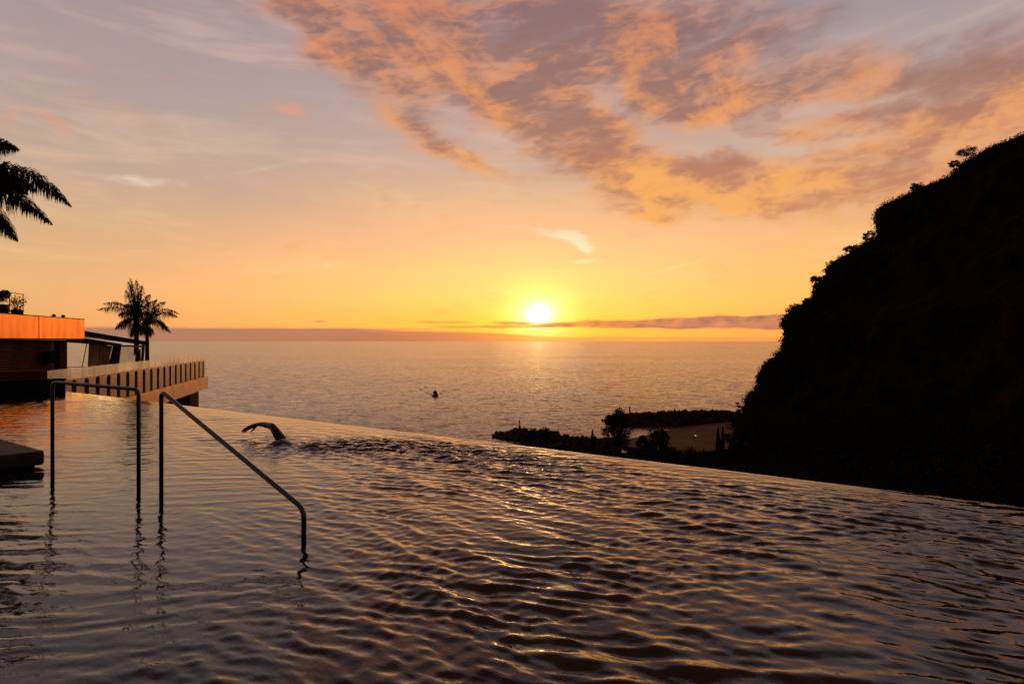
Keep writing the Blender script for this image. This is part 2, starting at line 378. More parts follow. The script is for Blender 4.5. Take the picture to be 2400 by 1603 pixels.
# pool water
M_water, g_, b_ = newmat('pool_water')
b_.inputs['Base Color'].default_value = (.50, .52, .46, 1); b_.inputs['Roughness'].default_value = 0.02
b_.inputs['Transmission Weight'].default_value = 1.0; b_.inputs['IOR'].default_value = 1.42
tcn = g_.node('ShaderNodeTexCoord'); mp = g_.node('ShaderNodeMapping'); mp.inputs['Scale'].default_value = (1.0, 1.0, 1.0)
M_water.node_tree.links.new(tcn.outputs['Object'], mp.inputs[0])
ch = g_.noise(mp.outputs[0], .55, 2, .5)
mp.inputs['Scale'].default_value = (.75, 1.25, 1.0); n1 = g_.noise(mp.outputs[0], 9.0, 3, .55, .4); n2 = g_.noise(mp.outputs[0], 30.0, 2, .5)
h_ = n1*0.8+n2*0.2*g_.step(ch, .45, .65)
bu = g_.node('ShaderNodeBump'); bu.inputs['Strength'].default_value = 1.0; bu.inputs['Distance'].default_value = .0045
g_.put(bu.inputs['Height'], h_); M_water.node_tree.links.new(bu.outputs[0], b_.inputs['Normal'])
# sea
M_sea, g_, b_ = newmat('sea_water')
b_.inputs['Base Color'].default_value = (.12, .045, .032, 1); b_.inputs['Roughness'].default_value = 0.14; b_.inputs['IOR'].default_value = 1.45
tcn = g_.node('ShaderNodeTexCoord'); ob = tcn.outputs['Object']
mp = g_.node('ShaderNodeMapping'); mp.inputs['Scale'].default_value = (.55, 1.0, 1.0); mp.inputs['Rotation'].default_value = (0, 0, R(8)); M_sea.node_tree.links.new(ob, mp.inputs[0])
s1 = g_.noise(mp.outputs[0], .06, 3, .6, .3); s2 = g_.noise(mp.outputs[0], .33, 3, .6, .3); s3 = g_.noise(mp.outputs[0], 1.1, 3, .6)
def slopes(v, sc_, det, k):
    n = g_.node('ShaderNodeTexNoise'); M_sea.node_tree.links.new(v, n.inputs['Vector']); n.inputs['Scale'].default_value = sc_; n.inputs['Detail'].default_value = det; n.inputs['Roughness'].default_value = .7; n.inputs['Distortion'].default_value = .3
    q = g_.node('ShaderNodeSeparateColor'); M_sea.node_tree.links.new(n.outputs['Color'], q.inputs[0])
    return (E(g_, q.outputs[0])-.5)*k, (E(g_, q.outputs[1])-.5)*k
ax1, ay1 = slopes(mp.outputs[0], .10, 6, .68); ax2, ay2 = slopes(mp.outputs[0], .6, 3, .64)
pt = g_.noise(mp.outputs[0], .004, 3, .5)
gust = g_.step(pt, .3, .7)*.25+.88
nx_ = (ax1+ax2)*gust; ny_ = (ay1+ay2)*gust
nv = g_.node('ShaderNodeVectorMath', operation='NORMALIZE'); g_.put(nv.inputs[0], g_.vec(nx_, (g_.math('ABSOLUTE', ny_)*-1.0)-.022, 1.0))
M_sea.node_tree.links.new(nv.outputs[0], b_.inputs['Normal'])
# ------------------------------------------------------------------ sea
me = MB()
rr = [0, 200, 400, 800, 1600, 3200, 8000, 20000, 60000, 150000]
nseg = 96; vs = [(0, 0, 0)]; fs = []
for r_ in rr[1:]:
    for k in range(nseg): vs.append((r_*math.sin(2*math.pi*k/nseg), r_*math.cos(2*math.pi*k/nseg), 0))
for k in range(nseg): fs.append((0, 1+(k+1) % nseg, 1+k))
for i in range(len(rr)-2):
    for k in range(nseg):
        a = 1+i*nseg+k; b = 1+i*nseg+(k+1) % nseg; fs.append((a, b, b+nseg, a+nseg))
me.add(vs, fs); sea = me.build('sea', M_sea, loc=(0, 0, SEA), smooth=True); tag(sea, kind='structure')
# ------------------------------------------------------------------ pool
P0 = Vector((-13.25, 20.35, 0)); U = Vector((.785, -.6195, 0)); Vv = Vector((.6195, .785, 0))
POOL_RZ = math.atan2(U.y, U.x)
def pool(s, t, z_=0.0): return P0+U*s-Vv*t+Vector((0, 0, z_))     # s along the edge from the far corner, t into the pool
def waves(X, Y, S, T):
    """height of the pool surface"""
    r2_ = np.random.default_rng(11)
    # curved crests: bend the coordinates a little
    Xw = X+0.30*fbm(X*.45, Y*.45, 2)+.07*fbm(X*1.6+5, Y*1.6, 2); Yw = Y+0.30*fbm(X*.45+40, Y*.45+11, 2)+.07*fbm(X*1.6+25, Y*1.6+3, 2)
    # agitation: rough behind the swimmer and down the middle of the picture, calm at the left
    dxs = (X+1.6); agit = 1/(1+np.exp(-(X+1.35+0.10*(Y-4))/.55))
    right = 1/(1+np.exp(-(X-2.0)/.9))
    patch = .55+.9*np.clip(fbm(X*.5+3, Y*.5+8, 3)+.5, 0, 1.2)
    amp = (.13+.95*agit)*patch*(1-.35*right)
    H = np.zeros_like(X)
    def train(n, ang0, spread, l0, l1, slope, sharp=1.2):
        h = np.zeros_like(X)
        for i in range(n):
            lam = l0*(l1/l0)**r2_.random(); k = 2*math.pi/lam; a = ang0+r2_.normal(0, spread)
            kx, ky = k*math.sin(a), k*math.cos(a); ph = r2_.random()*6.283
            env = .12+1.9*np.clip((vnoise(X/(lam*5)+i*7.7, Y/(lam*5)+i*3.1)-.38)*2.2, 0, 1)
            q = np.sin(kx*Xw+ky*Yw+ph); q = (np.exp(sharp*(q-1))-.45)*1.9*max(.5, 1/sharp)
            h += q*env/k
        return h*slope/math.sqrt(n)*1.4
    VA = math.atan2(Vv.x, Vv.y)
    H += amp*train(8, VA+R(6), R(14), .32, .66, .10)          # wake rolling out across the pool, crests along its edge
    H += amp*train(20, VA-R(6), R(14), .13, .30, .27, 2.0)
    H += amp*train(26, R(12), R(30), .08, .15, .17, 1.4)
    calm = train(18, R(-8), R(14), .14, .5, .045, 1.3)              # quiet side: long level ripples
    H += calm*(1-.6*agit)*(.6+.8*np.clip(fbm(X*.7, Y*1.3, 2)+.5, 0, 1))
    H += right*train(10, VA+R(2), R(10), .22, .5, .04)
    # swimmer's churn
    d = ((X+2.35)**2/1.3**2+(Y-9.75)**2/.75**2); ch_ = np.exp(-d)
    H += ch_*(.042*fbm(X*7, Y*11, 4, .6)+.045*(.4-np.abs(fbm(X*3+9, Y*4.5, 4, .6))))
    trail = np.exp(-((Y-9.3+.32*(X+.2))**2)/.9)*np.exp(-((X+.6)/1.9)**2)
    H += trail*.030*(.5-np.abs(fbm(X*4.5+2, Y*8+7, 4, .6))*1.6)
    # rings running out from the arm
    d2_ = np.sqrt((X+3.5)**2+(Y-10.2)**2)
    H += .006*np.sin(d2_*2*math.pi/.30)*np.exp(-d2_/.8)*(d2_ > .15)
    return H
def water_grid(s0, s1, t0, t1, step):
    ns = int((s1-s0)/step)+1; nt = int((t1-t0)/step)+1
    S, T = np.meshgrid(np.linspace(s0, s1, ns), np.linspace(t0, t1, nt), indexing='ij')
    X = P0.x+U.x*S-Vv.x*T; Y = P0.y+U.y*S-Vv.y*T
    H = waves(X, Y, S, T)
    H *= np.clip((T+.05)/.8, .12, 1)                    # the film thins where it slips over the rim
    return S, T, H, ns, nt
S, T, H, ns, nt = water_grid(0.0, 25.0, 0.0, 10.4, .021)
# roll the surface over the rim: extra rows with t < 0 dropping down
ext = [(-.015, -.004), (-.03, -.016), (-.04, -.04), (-.045, -.40)]
Sx = np.repeat(S[:, :1], len(ext), 1); Tx = np.repeat(np.array([[e[0] for e in reversed(ext)]]), ns, 0); Hx = np.repeat(np.array([[e[1] for e in reversed(ext)]]), ns, 0)+H[:, :1]
S = np.concatenate([Sx, S], 1); T = np.concatenate([Tx, T], 1); H = np.concatenate([Hx, H], 1); nt += len(ext)
V = np.stack([S, -T, H], -1).reshape(-1, 3)              # local frame: x along the rim, y out over it
F = grid_faces(ns, nt)
water = link('pool_water', np_mesh('pool_water', V, F), M_water, None, True, loc=P0, rot=(0, 0, POOL_RZ)); tag(water, kind='structure')
def in_pool(name, parent, loc=None):
    pass
# basin in the pool's own frame
b_floor = MB(); b_floor.box(-.0, 26, -11, .0, -1.5, -1.3); fl = b_floor.build('pool_floor', mat('pool_mosaic', (.060, .026, .015), .6, 0, .6, 14, c2=(.010, .006, .004), bump=.3), loc=P0, rot=(0, 0, POOL_RZ)); tag(fl, kind='structure')
t_ = empty('infinity_pool_wall', P0, POOL_RZ, 'long dark overflow wall carrying the water over the infinity pool edge', 'wall')
MB().box(-.3, 26, -.005, .25, -4.5, -.42).box(-.3, 26, -.025, -.0, -1.3, -.035).build('rim', M_black, t_)
MB().box(-.3, 26, .04, .26, -7, -4.52).build('lower_wall', M_black, t_)
t_ = empty('pool_end_wall', P0, POOL_RZ, 'low black stone wall at the left end of the pool below the brick wall', 'wall')
MB().box(-.36, -.0, -11.2, -.05, -1.3, .345).build('wall_body', M_black, t_, bevel=.01)
MB().box(-.38, .03, -11.2, -.02, .350, .385).build('coping', M_black, t_, bevel=.008)
MB().box(26.0, 26.6, -11.2, .2, -1.3, .30).box(-1.1, 26.6, -11.8, -11.21, -1.3, -.02).build('pool_side_walls', M_black, loc=P0, rot=(0, 0, POOL_RZ))
tag(bpy.data.objects['pool_side_walls'], 'dark side wall closing the pool outside the view', 'wall')
MB().box(-.80, -.42, -11.2, -.40, -.2, .64).build('low_brick_wall', M_brick, loc=P0, rot=(0, 0, POOL_RZ))
tag(bpy.data.objects['low_brick_wall'], 'low dark brick wall directly behind the black pool wall at the left edge', 'wall')
# deck left of the pool
MB().add([(-1.2, -11, .30), (-1.2, -.4, .30), (-30, 8, .30), (-30, -11, .30)], [(0, 1, 2, 3)]).build('pool_deck', M_tile, loc=P0, rot=(0, 0, POOL_RZ))
tag(bpy.data.objects['pool_deck'], kind='structure')
# stone platform standing in the water at the left
C0 = at(105.5, 1096, 8.13)
t_ = empty('stone_platform', (C0.x, C0.y, 0), POOL_RZ, 'dark stone slab with rounded corner standing in the water at the left edge', 'platform')
MB().box(-5.0, 0, -3.2, 0, .03, .20).build('slab', M_slab, t_, bevel=.035)
MB().box(-4.9, -.08, -3.1, -.08, -1.3, .028).build('base', M_black, t_)
# ------------------------------------------------------------------ handrails
def rail(name, pts, label, r=.019):
    t = empty(name, (pts[0][0], pts[0][1], 0), 0, label, 'handrail', 'steel handrails rising out of the pool')
    o = Vector((pts[0][0], pts[0][1], 0)); q = round_path([Vector(p)-o for p in pts], .075, 8)
    MB().tube(q, r, 20).build('tube', M_steel, t, True)
    for p in (pts[0], pts[-1]):
        c = Vector(p)-o; MB().lathe([(.0, .012), (.055, .012), (.06, 0.0), (.06, -.012)], 20, (c.x, c.y, -1.285)).build('base_plate', M_steel, t, True)
    return t
a1, a2 = at(123, 1128, 7.32), at(325, 1155, 6.76)
rail('pool_handrail', [(a1.x, a1.y, -1.3), (a1.x, a1.y, at(0, 896, a1.y).z), (a2.x, a2.y, at(0, 913, a2.y).z), (a2.x, a2.y, -1.3)], 'level steel handrail on two posts in front of the terrace balustrade')
a3, a4 = at(378, 1172, 6.40), at(712, 1275, 5.03)
rail('pool_handrail', [(a3.x, a3.y, -1.3), (a3.x, a3.y, at(0, 917, a3.y).z), (a4.x, a4.y, at(0, 1193, a4.y).z), (a4.x, a4.y, -1.3)], 'sloping steel handrail that runs down into the water to a short post')
# ------------------------------------------------------------------ swimmer
arm = [False]
def swimmer():
    bm = bmesh.new(); dl = bm.verts.layers.skin.verify()
    def vt(p, r, prev=None, flat=1.0):
        v = bm.verts.new(p); r = r*(1.12 if r > .02 else 1.1) if arm[0] else r; v[dl].radius = (r, r*flat)
        if prev is not None: bm.edges.new((prev, v))
        return v
    D = -U                                     # swims towards the far left
    B = at(660, 1036, 10.2); B.z = -.035         # shoulder above the water
    sd = Vector((-Vv.x, -Vv.y, 0))             # to the swimmer's near side
    def b(f, s_, z_): return B+D*f+sd*s_+Vector((0, 0, z_))
    pel = vt(b(-.76, .10, -.05), .115); pel[dl].use_root = True
    hip = vt(b(-.94, .10, -.015), .120, pel)
    wa = vt(b(-.46, .10, -.06), .115, pel); ch = vt(b(-.15, .11, -.005), .130, wa); nk = vt(b(.10, .14, -.05), .060, ch)
    he1 = vt(b(.20, .15, -.085), .082, nk); he2 = vt(b(.29, .15, -.10), .075, he1)
    vt(b(.33, .15, -.12), .03, he2)            # face turned down: nose and chin
    # raised (far side) arm
    arm[0] = True; sh = vt(b(.0, -.02, .05), .066, ch)
    pts = [((652, 1023), 10.2, .070), ((646, 1012), 10.25, .058), ((637.5, 1001), 10.33, .050), ((628, 998.5), 10.42, .044), ((613, 996), 10.5, .034), ((602.5, 996.5), 10.56, .026), ((597, 999), 10.6, .033)]
    pv_ = sh
    for (q, Y_, r_) in pts: pv_ = vt(at(q[0], q[1]-1.5, Y_), r_, pv_)
    palm = pv_; pm = vt(at(588, 999.5, 10.66), .032, palm)
    for k, (dx, dy) in enumerate([(-17, 10), (-18, 13), (-16, 15.5), (-12, 15.5)]):
        Y_ = 10.68+.02*k; q = vt(at(584+k*1.0, 999.5+k*1.6, Y_), .012, pm)
        q = vt(at(584+dx*.55, 999.5+dy*.45+k*.8, Y_), .0095, q); vt(at(584+dx, 999.5+dy, Y_), .007, q)
    q = vt(at(596, 1005, 10.58), .013, palm); q = vt(at(592, 1009, 10.58), .011, q); vt(at(587.5, 1011, 10.6), .008, q)
    arm[0] = False
    # near arm under water, stretched back
    s2_ = vt(b(-.02, .30, -.08), .058, ch); e2_ = vt(b(-.20, .36, -.30), .042, s2_); w2_ = vt(b(-.02, .38, -.50), .028, e2_)
    for k in range(4): f_ = vt(b(.08, .35+.02*k, -.55), .011, w2_); vt(b(.15, .34+.025*k, -.58), .008, f_)
    # legs
    for sgn, kick in ((-1, -.10), (1, .03)):
        h2 = vt(b(-1.04, .10+sgn*.085, -.02), .088, hip); k2 = vt(b(-1.34, .10+sgn*.09, -.09+kick*.4), .058, h2)
        c2_ = vt(b(-1.52, .10+sgn*.09, -.08+kick*.8), .052, k2); an = vt(b(-1.73, .10+sgn*.08, -.05+kick), .033, c2_)
        ft = vt(b(-1.84, .10+sgn*.08, -.03+kick), .032, an); vt(b(-1.95, .10+sgn*.08, -.04+kick), .018, ft)
    me = bpy.data.meshes.new('person'); bm.to_mesh(me); bm.free()
    o = link('person', me, M_skin); o.modifiers.new('skin', 'SKIN').use_smooth_shade = True
    s_ = o.modifiers.new('sub', 'SUBSURF'); s_.levels = 2; s_.render_levels = 2
    tag(o, 'swimmer doing front crawl with one bent arm lifted out of the pool', 'person')
    hb = MB(); c = b(.24, .15, -.085)
    hb.lathe([(.098*math.sin(a), -.105*math.cos(a)) for a in np.linspace(.9, math.pi, 9)], 16, c).build('hair', M_hair, o, True)
    sb = MB(); sb.tube([b(-.74, .10, -.05), b(-.82, .10, -.032), b(-.94, .10, -.016), b(-1.04, .10, -.04)], [.09, .112, .116, .09], 16).build('shorts', M_short, o, True)
    # spray thrown up by the arm
    sp_ = MB(); rs = random.Random(5)
    def drop(c, r):
        sp_.add([c+Vector(v)*r for v in ((1,0,0),(-1,0,0),(0,1,0),(0,-1,0),(0,0,1.3),(0,0,-1.3))], [(0,2,4),(2,1,4),(1,3,4),(3,0,4),(2,0,5),(1,2,5),(3,1,5),(0,3,5)])
    for (p0, p1, n) in (((655, 1012), (681, 1031), 70), ((622, 1020), (632, 1040), 60), ((570, 1012), (600, 1018), 30)):
        for i in range(n):
            f = rs.random(); drop(at(p0[0]+(p1[0]-p0[0])*f+rs.gauss(0, 1.6), p0[1]+(p1[1]-p0[1])*f+rs.gauss(0, 1.2), 10.15+rs.gauss(0, .05)), rs.uniform(.002, .006))
    tag(sp_.build('water_spray', mat('spray', (.9, .8, .7), .3, 0, .05), None, True), 'fine drops of water thrown up round the lifted arm', 'water spray', kind='stuff')
swimmer()
# ------------------------------------------------------------------ terrace wing with slotted parapet
KW = 1.10
def zk(z_): return EYE-(EYE-z_)*KW
def near_line(Z): return Vector((-8.31*KW-.252*Z, Z, 0))
A = near_line(19.4*KW); B = near_line(41.45*KW); dAB = (B-A).normalized(); LAB = (B-A).length; RZ = math.atan2(dAB.y, dAB.x)
# frame: x from near end to far end, +y to the left (inland)
t_ = empty('terrace_wing', A, RZ, 'long concrete terrace wing with a row of round topped slots in its parapet', 'building')
FT = zk(-.64)
MB().box(.3, LAB+.20, -.28, .02, zk(-1.36), FT).build('edge_beam', M_conc, t_, bevel=.012)
MB().box(.3, LAB+.15, .022, 12.0, zk(-1.34), FT-.01).build('terrace_floor', M_tile, t_)
# parapet with slots: built as solids between the slots plus an arched head over each
slots = []
for x_ in [757/4.515, 885/4.515, 1003/4.515, 1120/4.515, 1227/4.515, 1325/4.515, 1415/4.515, 1500/4.515, 1578/4.515, 1650/4.515, 1718/4.515, 1780/4.515, 1840/4.515, 1895/4.515, 1947/4.515, 1997/4.515, 2045/4.515, 2090/4.515, 2133/4.515]:
    Z_ = 13296*KW/(797-x_); slots.append((near_line(Z_)-A).length)
slots[0] = slots[1]-1.2
pw = .225; TOPZ = zk(.345); ARC = zk(.31)
m_ = MB(); y0, y1 = -.10, .14
prev_end = .0
for i, s_ in enumerate(slots+[LAB+9]):
    end = min(s_-pw, LAB+.02)
    if end-prev_end > .02: m_.box(prev_end, end, y0, y1, FT+.001, TOPZ)
    if s_ > LAB: break
    n = 8                              # arched head
    for k in range(n):
        a0 = math.pi*k/n; a1_ = math.pi*(k+1)/n
        xa, xb = s_-pw*math.cos(a0), s_-pw*math.cos(a1_); za, zb = ARC-pw*.55+pw*.55*math.sin(a0), ARC-pw*.55+pw*.55*math.sin(a1_)
        m_.hexa([(xa, y0, za), (xb, y0, zb), (xb, y1, zb), (xa, y1, za), (xa, y0, TOPZ), (xb, y0, TOPZ), (xb, y1, TOPZ), (xa, y1, TOPZ)])
    prev_end = s_+pw
m_.build('parapet', M_para, t_)
# brick pier below the far end
pa = at(446, 925, 41.0); ia = t_.matrix_world.copy()
MB().box(LAB-3.6, LAB-.9, .1, 3.0, -14, zk(-1.365)).build('pier', M_brick, t_)
# dark board added behind the near slots, standing for the terrace's dark interior
MB().box(.0, LAB-6.0, .55, .75, FT+.002, FT+.75).build('slot_backing', M_dark, t_)
# glass balustrade standing on the parapet
gb = empty('glass_balustrade', A+Vector((0, 0, 0)), RZ, 'frameless glass balustrade above the slotted parapet of the terrace', 'balustrade')
edges = [-.9, .15]+[s_ for s_ in slots[1:]]+[LAB]
edges = [.02]+slots+[LAB]
for a_, b2 in zip(edges, edges[1:]):
    if b2-a_ < .2: continue
    MB().box(a_+.012, b2-.012, .015, .033, TOPZ+.004, zk(.66)).build('glass_panel', M_glass, gb)
for s_ in slots: MB().box(s_-.004, s_+.004, .012, .036, TOPZ+.004, zk(.655)).build('glass_joint', M_dark, gb)
# tufts of planting at the far end, in a trough on the terrace
def blades(n, r, h, seed, w=.03, c=(0, 0, 0)):
    m = MB(); rs = random.Random(seed)
    for i in range(n):
        a = rs.random()*6.28; d = rs.random()*r; x_, y_ = c[0]+d*math.cos(a), c[1]+d*math.sin(a); lx, ly = rs.gauss(0, h*.35), rs.gauss(0, h*.35); hh = h*rs.uniform(.5, 1); pz = c[2]
        q = w*rs.uniform(.6, 1.2); pc, ps = math.cos(a*3)*q, math.sin(a*3)*q
        m.add([(x_-pc, y_-ps, pz), (x_+pc, y_+ps, pz), (x_+lx*.5+pc*.7, y_+ly*.5+ps*.7, pz+hh*.65), (x_+lx*.5-pc*.7, y_+ly*.5-ps*.7, pz+hh*.65), (x_+lx, y_+ly, pz+hh)], [(0, 1, 2, 3), (3, 2, 4)])
    return m
for i, (px_, lab) in enumerate([(392, 'small spiky plant behind the balustrade, leftmost of the row near its far end'), (401, 'small spiky plant behind the balustrade, in the middle of the row near its far end'), (411, 'small spiky plant behind the balustrade, rightmost of the row near its far end')]):
    p = at(px_, 835, 41.0); o = empty('potted_plant', (p.x, p.y, FT), 0, lab, 'plant', 'plants at the far end of the terrace')
    MB().lathe([(.0, .01), (.16, 0.0), (.22, .45), (.20, .45), (.19, .40), (0, .40)], 12).build('pot', M_dark, o, True)
    blades(26, .15, 1.08, i+3, .02, (0, 0, .4)).build('leaves', M_shrub, o)
# ------------------------------------------------------------------ hotel building at the left
F0 = at(0, 800, 26.5); F1 = at(198, 800, 34.0); dF = Vector((F1.x-F0.x, F1.y-F0.y, 0)).normalized(); LF = (Vector((F1.x, F1.y, 0))-Vector((F0.x, F0.y, 0))).length
RF = math.atan2(dF.y, dF.x); O = Vector((F0.x, F0.y, 0))
hb = empty('hotel_building', O, RF, 'hotel block with orange fascia panels over a dark brick wall at the left edge', 'building')
ZB = at(0, 794.5, 34).z; ZT = at(198, 749.5, 34).z
seam = (at(84, 800, 29.2)-O); seam.z = 0; seam = 3.05
MB().box(-7, seam-.03, -.0, .10, ZB, ZT).build('fascia_panel', M_corten, hb, bevel=.006)
MB().box(seam+.03, LF, -.0, .10, ZB, ZT).build('fascia_panel', M_corten, hb, bevel=.006)
MB().box(seam-.029, seam+.029, .03, .12, ZB+.01, ZT-.01).build('panel_joint', M_dark, hb)
MB().box(-7, LF-.02, .102, 9, ZB+.02, ZT-.02).build('roof_slab', M_conc, hb)
MB().box(-7, LF+.02, -.03, 9.0, ZT+.002, ZT+.03).build('roof_edge', M_dark, hb)
MB().box(-7, LF-.02, .12, 8.9, ZB-.05, ZB+.018).build('soffit', M_dark, hb)
# brick wall set back under the fascia
yb = .55
def lx(px):       # distance along the facade plane at setback yb of the wall seen at column px
    nrm = Vector((-dF.y, dF.x, 0)); Q = O+nrm*yb; k = (px-1200)/1600
    s_ = (k*Q.y-Q.x)/(dF.x-k*dF.y); return s_
d0, d1, e1 = lx(120), lx(140), lx(157.5)
MB().box(-9, d0, yb, yb+.35, -1.3, ZB-.06).build('brick_wall', M_brick, hb)
MB().box(d1, e1, yb, yb+.35, -1.3, ZB-.06).build('brick_pillar', M_brick, hb)
dr = MB().box(d0+.01, d1-.01, yb+.14, yb+.2, -.9, ZB-.06).build('door', M_dark, hb)
MB().box(d0+.02, d0+.10, yb+.05, yb+.138, -.6, ZB-.07).box(d1-.10, d1-.02, yb+.05, yb+.138, -.6, ZB-.07).build('frame', M_black, dr)
sw_ = MB().box(d0-.9, d0-.05, yb-.30, yb-.01, .50, 1.05).build('wall_cabinet', M_black, hb)
# glass balustrade and shrub on the roof
rb = empty('roof_balustrade', O+Vector((0, 0, ZT+.03)), RF, 'glass balustrade on the roof above the orange fascia', 'balustrade')
def lx0(px, off):
    nrm = Vector((-dF.y, dF.x, 0)); Q = O+nrm*off; k = (px-1200)/1600; return (k*Q.y-Q.x)/(dF.x-k*dF.y)
g1, g0 = lx0(54, .5), lx0(22.5, .5)
hz_ = at(0, 692, (O+dF*g1).y).z-ZT-.03
for a_, b2 in ((g0-2.6, g0-1.32), (g0-1.3, g0-.01), (g0+.01, g1)):
    MB().box(a_, b2, .5, .518, .01, hz_).build('glass_panel', M_glass, rb)
for a_ in (g0-1.31, g0, g1+.015): MB().box(a_-.012, a_+.012, .49, .528, .0, hz_+.01).build('post', M_dark, rb)
MB().box(g0-2.6, g1+.03, .485, .533, hz_+.012, hz_+.035).build('top_rail', M_dark, rb)
def leaf_cloud(centers, radii, per, size, seed, squash=.8):
    r_ = np.random.default_rng(seed); C_ = np.repeat(np.asarray(centers, float), per, 0); Rr = np.repeat(np.asarray(radii, float), per)
    n = len(C_); d = r_.normal(size=(n, 3)); d /= np.linalg.norm(d, axis=1)[:, None]; rad = Rr*(r_.random(n)**.45)
    c = C_+d*rad[:, None]*np.array([1, 1, squash])
    a = r_.normal(size=(n, 3)); a /= np.linalg.norm(a, axis=1)[:, None]; b = np.cross(a, r_.normal(size=(n, 3))); b /= np.linalg.norm(b, axis=1)[:, None]
    s_ = (size*(.55+.9*r_.random(n)))[:, None]
    V_ = np.stack([c-a*s_, c+b*s_*.45, c+a*s_, c-b*s_*.45], 1).reshape(-1, 3)
    F_ = np.arange(4*n).reshape(-1, 4); return V_, F_
q = at(6, 738, 26.9); sh = empty('roof_shrub', (q.x-.1, q.y, ZT+.03), 0, 'round leafy shrub behind the glass on the roof at the left edge', 'shrub')
MB().lathe([(0, 0), (.28, 0), (.34, .34), (.30, .34), (.29, .30), (0, .30)], 14).build('planter', M_dark, sh, True)
link('foliage', np_mesh('foliage', *leaf_cloud([(0, 0, .62), (.12, .1, .75), (-.15, 0, .7)], [.32, .2, .22], 260, .05, 3)), M_shrub, sh)
# a thin bare plant behind the right hand pane
q = at(40, 738, 28.0); tp = empty('roof_plant', (q.x, q.y, ZT+.03), 0, 'sparse twiggy plant behind the right hand roof glass pane', 'plant')
tw = MB(); rs = random.Random(4)
for i in range(26):
    a = rs.uniform(0, 6.28); p = [Vector((0, 0, .05))]
    for k in range(4): p.append(p[-1]+Vector((math.cos(a)*.08+rs.gauss(0, .05), math.sin(a)*.08+rs.gauss(0, .05), .17+rs.gauss(0, .04))))
    tw.tube(p, [.008, .007, .005, .004, .002], 5)
tw.build('stems', M_bark, tp); link('leaves', np_mesh('leaves', *leaf_cloud([(0, 0, .55), (.2, 0, .45), (-.2, .1, .5), (0, 0, .2)], [.3, .22, .25, .2], 60, .04, 8)), M_shrub, tp)
MB().lathe([(0, 0), (.2, 0), (.24, .18), (.2, .18), (0, .15)], 12).build('pot', M_dark, tp, True)
for px_, lab in ((126, 'small dark dome lamp on the roof edge, the left one of two'), (148, 'small dark dome lamp on the roof edge, the right one of two')):
    s_ = lx0(px_, .35); p = O+dF*s_+Vector((-dF.y, dF.x, 0))*.35
    o = empty('roof_lamp', (p.x, p.y, ZT+.03), 0, lab, 'lamp', 'dome lamps on the roof edge')
    MB().lathe([(0, .0), (.05, 0), (.05, .05), (.0, .05)], 12).build('base', M_dark, o, True)
    MB().lathe([(.10, .05)]+[(.10*math.cos(a), .06+.09*math.sin(a)) for a in np.linspace(0, 1.57, 6)], 14).build('dome', M_dark, o, True)
# ------------------------------------------------------------------ pavilion with sloping roof
def q3(zx, zy, Y): return at(zx/4.515, 640+zy/4.515, Y)     # picture point of the terrace close-up
pv = empty('terrace_pavilion', at(270, 884, 36)*1.0, 0, 'dark glazed pavilion with sloping roof and leaning pillars on the terrace', 'pavilion')
PO = pv.location.copy()
def prism(front, dy, name, m, sk=None):    # quad in the picture plane given depth dy
    sk = Vector((-.58*dy, 0, 0)) if sk is None else sk
    f_ = [Vector(p)-PO for p in front]; bk = [p+Vector((0, dy, 0))+sk for p in f_]
    n = len(f_); mb = MB(); mb.add(f_+bk, [tuple(range(n)), tuple(range(2*n-1, n-1, -1))]+[(i, i+n, (i+1) % n+n, (i+1) % n) for i in range(n)])
    me = bpy.data.meshes.new(name); me.from_pydata(mb.v, [], mb.f); bm = bmesh.new(); bm.from_mesh(me); bmesh.ops.recalc_face_normals(bm, faces=bm.faces); bm.to_mesh(me); bm.free()
    return link(name, me, m, pv)
prism([q3(700, 580, 35.2), q3(1537, 722, 37.6), q3(1537, 764, 37.6), q3(700, 655, 35.2)], 3.0, 'roof', M_dark)
prism([q3(700, 634, 35.1), q3(1470, 742, 37.5), q3(1470, 756, 37.5), q3(700, 652, 35.1)], .04, 'gutter', M_white)
prism([q3(700, 658, 35.35), q3(1290, 752, 37.0), q3(1282, 776, 37.0), q3(700, 735, 35.35)], .3, 'beam', M_wood)
prism([q3(1195, 770, 36.3), q3(1287, 762, 36.5), q3(1245, 1080, 36.5), q3(1125, 1080, 36.3)], .6, 'pillar', M_wood)
prism([q3(1508, 735, 37.3), q3(1538, 726, 37.4), q3(1508, 1080, 37.4), q3(1480, 1080, 37.3)], .5, 'pillar', M_wood)
prism([q3(1285, 764, 37.0), q3(1508, 766, 37.4), q3(1506, 786, 37.4), q3(1283, 784, 37.0)], .15, 'window_head', M_white)
w_ = prism([q3(1280, 788, 37.1), q3(1500, 788, 37.4), q3(1482, 1080, 37.4), q3(1240, 1080, 37.1)], .02, 'window', M_glass)
prism([q3(1170, 770, 36.2), q3(1192, 770, 36.2), q3(1140, 985, 36.2), q3(1118, 985, 36.2)], .08, 'white_rail', M_white)
prism([q3(925, 740, 36.6), q3(915, 740, 36.6), q3(848, 1080, 36.6), q3(858, 1080, 36.6)], .06, 'stay', M_dark)
cu = MB(); n = 60
for j in range(2):
    for i in range(n+1):
        f = i/n; xx = 940+(1170-940)*f+(0 if j == 0 else -18-f*10); yy = 738+35*f if j == 0 else 1080
        p = q3(xx, yy, 36.9)-PO; p.y += .07*math.sin(i*1.9)+.03*math.sin(i*.7); cu.v.append(tuple(p))
cu.f = [(i, i+1, i+n+2, i+n+1) for i in range(n)]
c_ = cu.build('curtain', M_curt, pv, True)
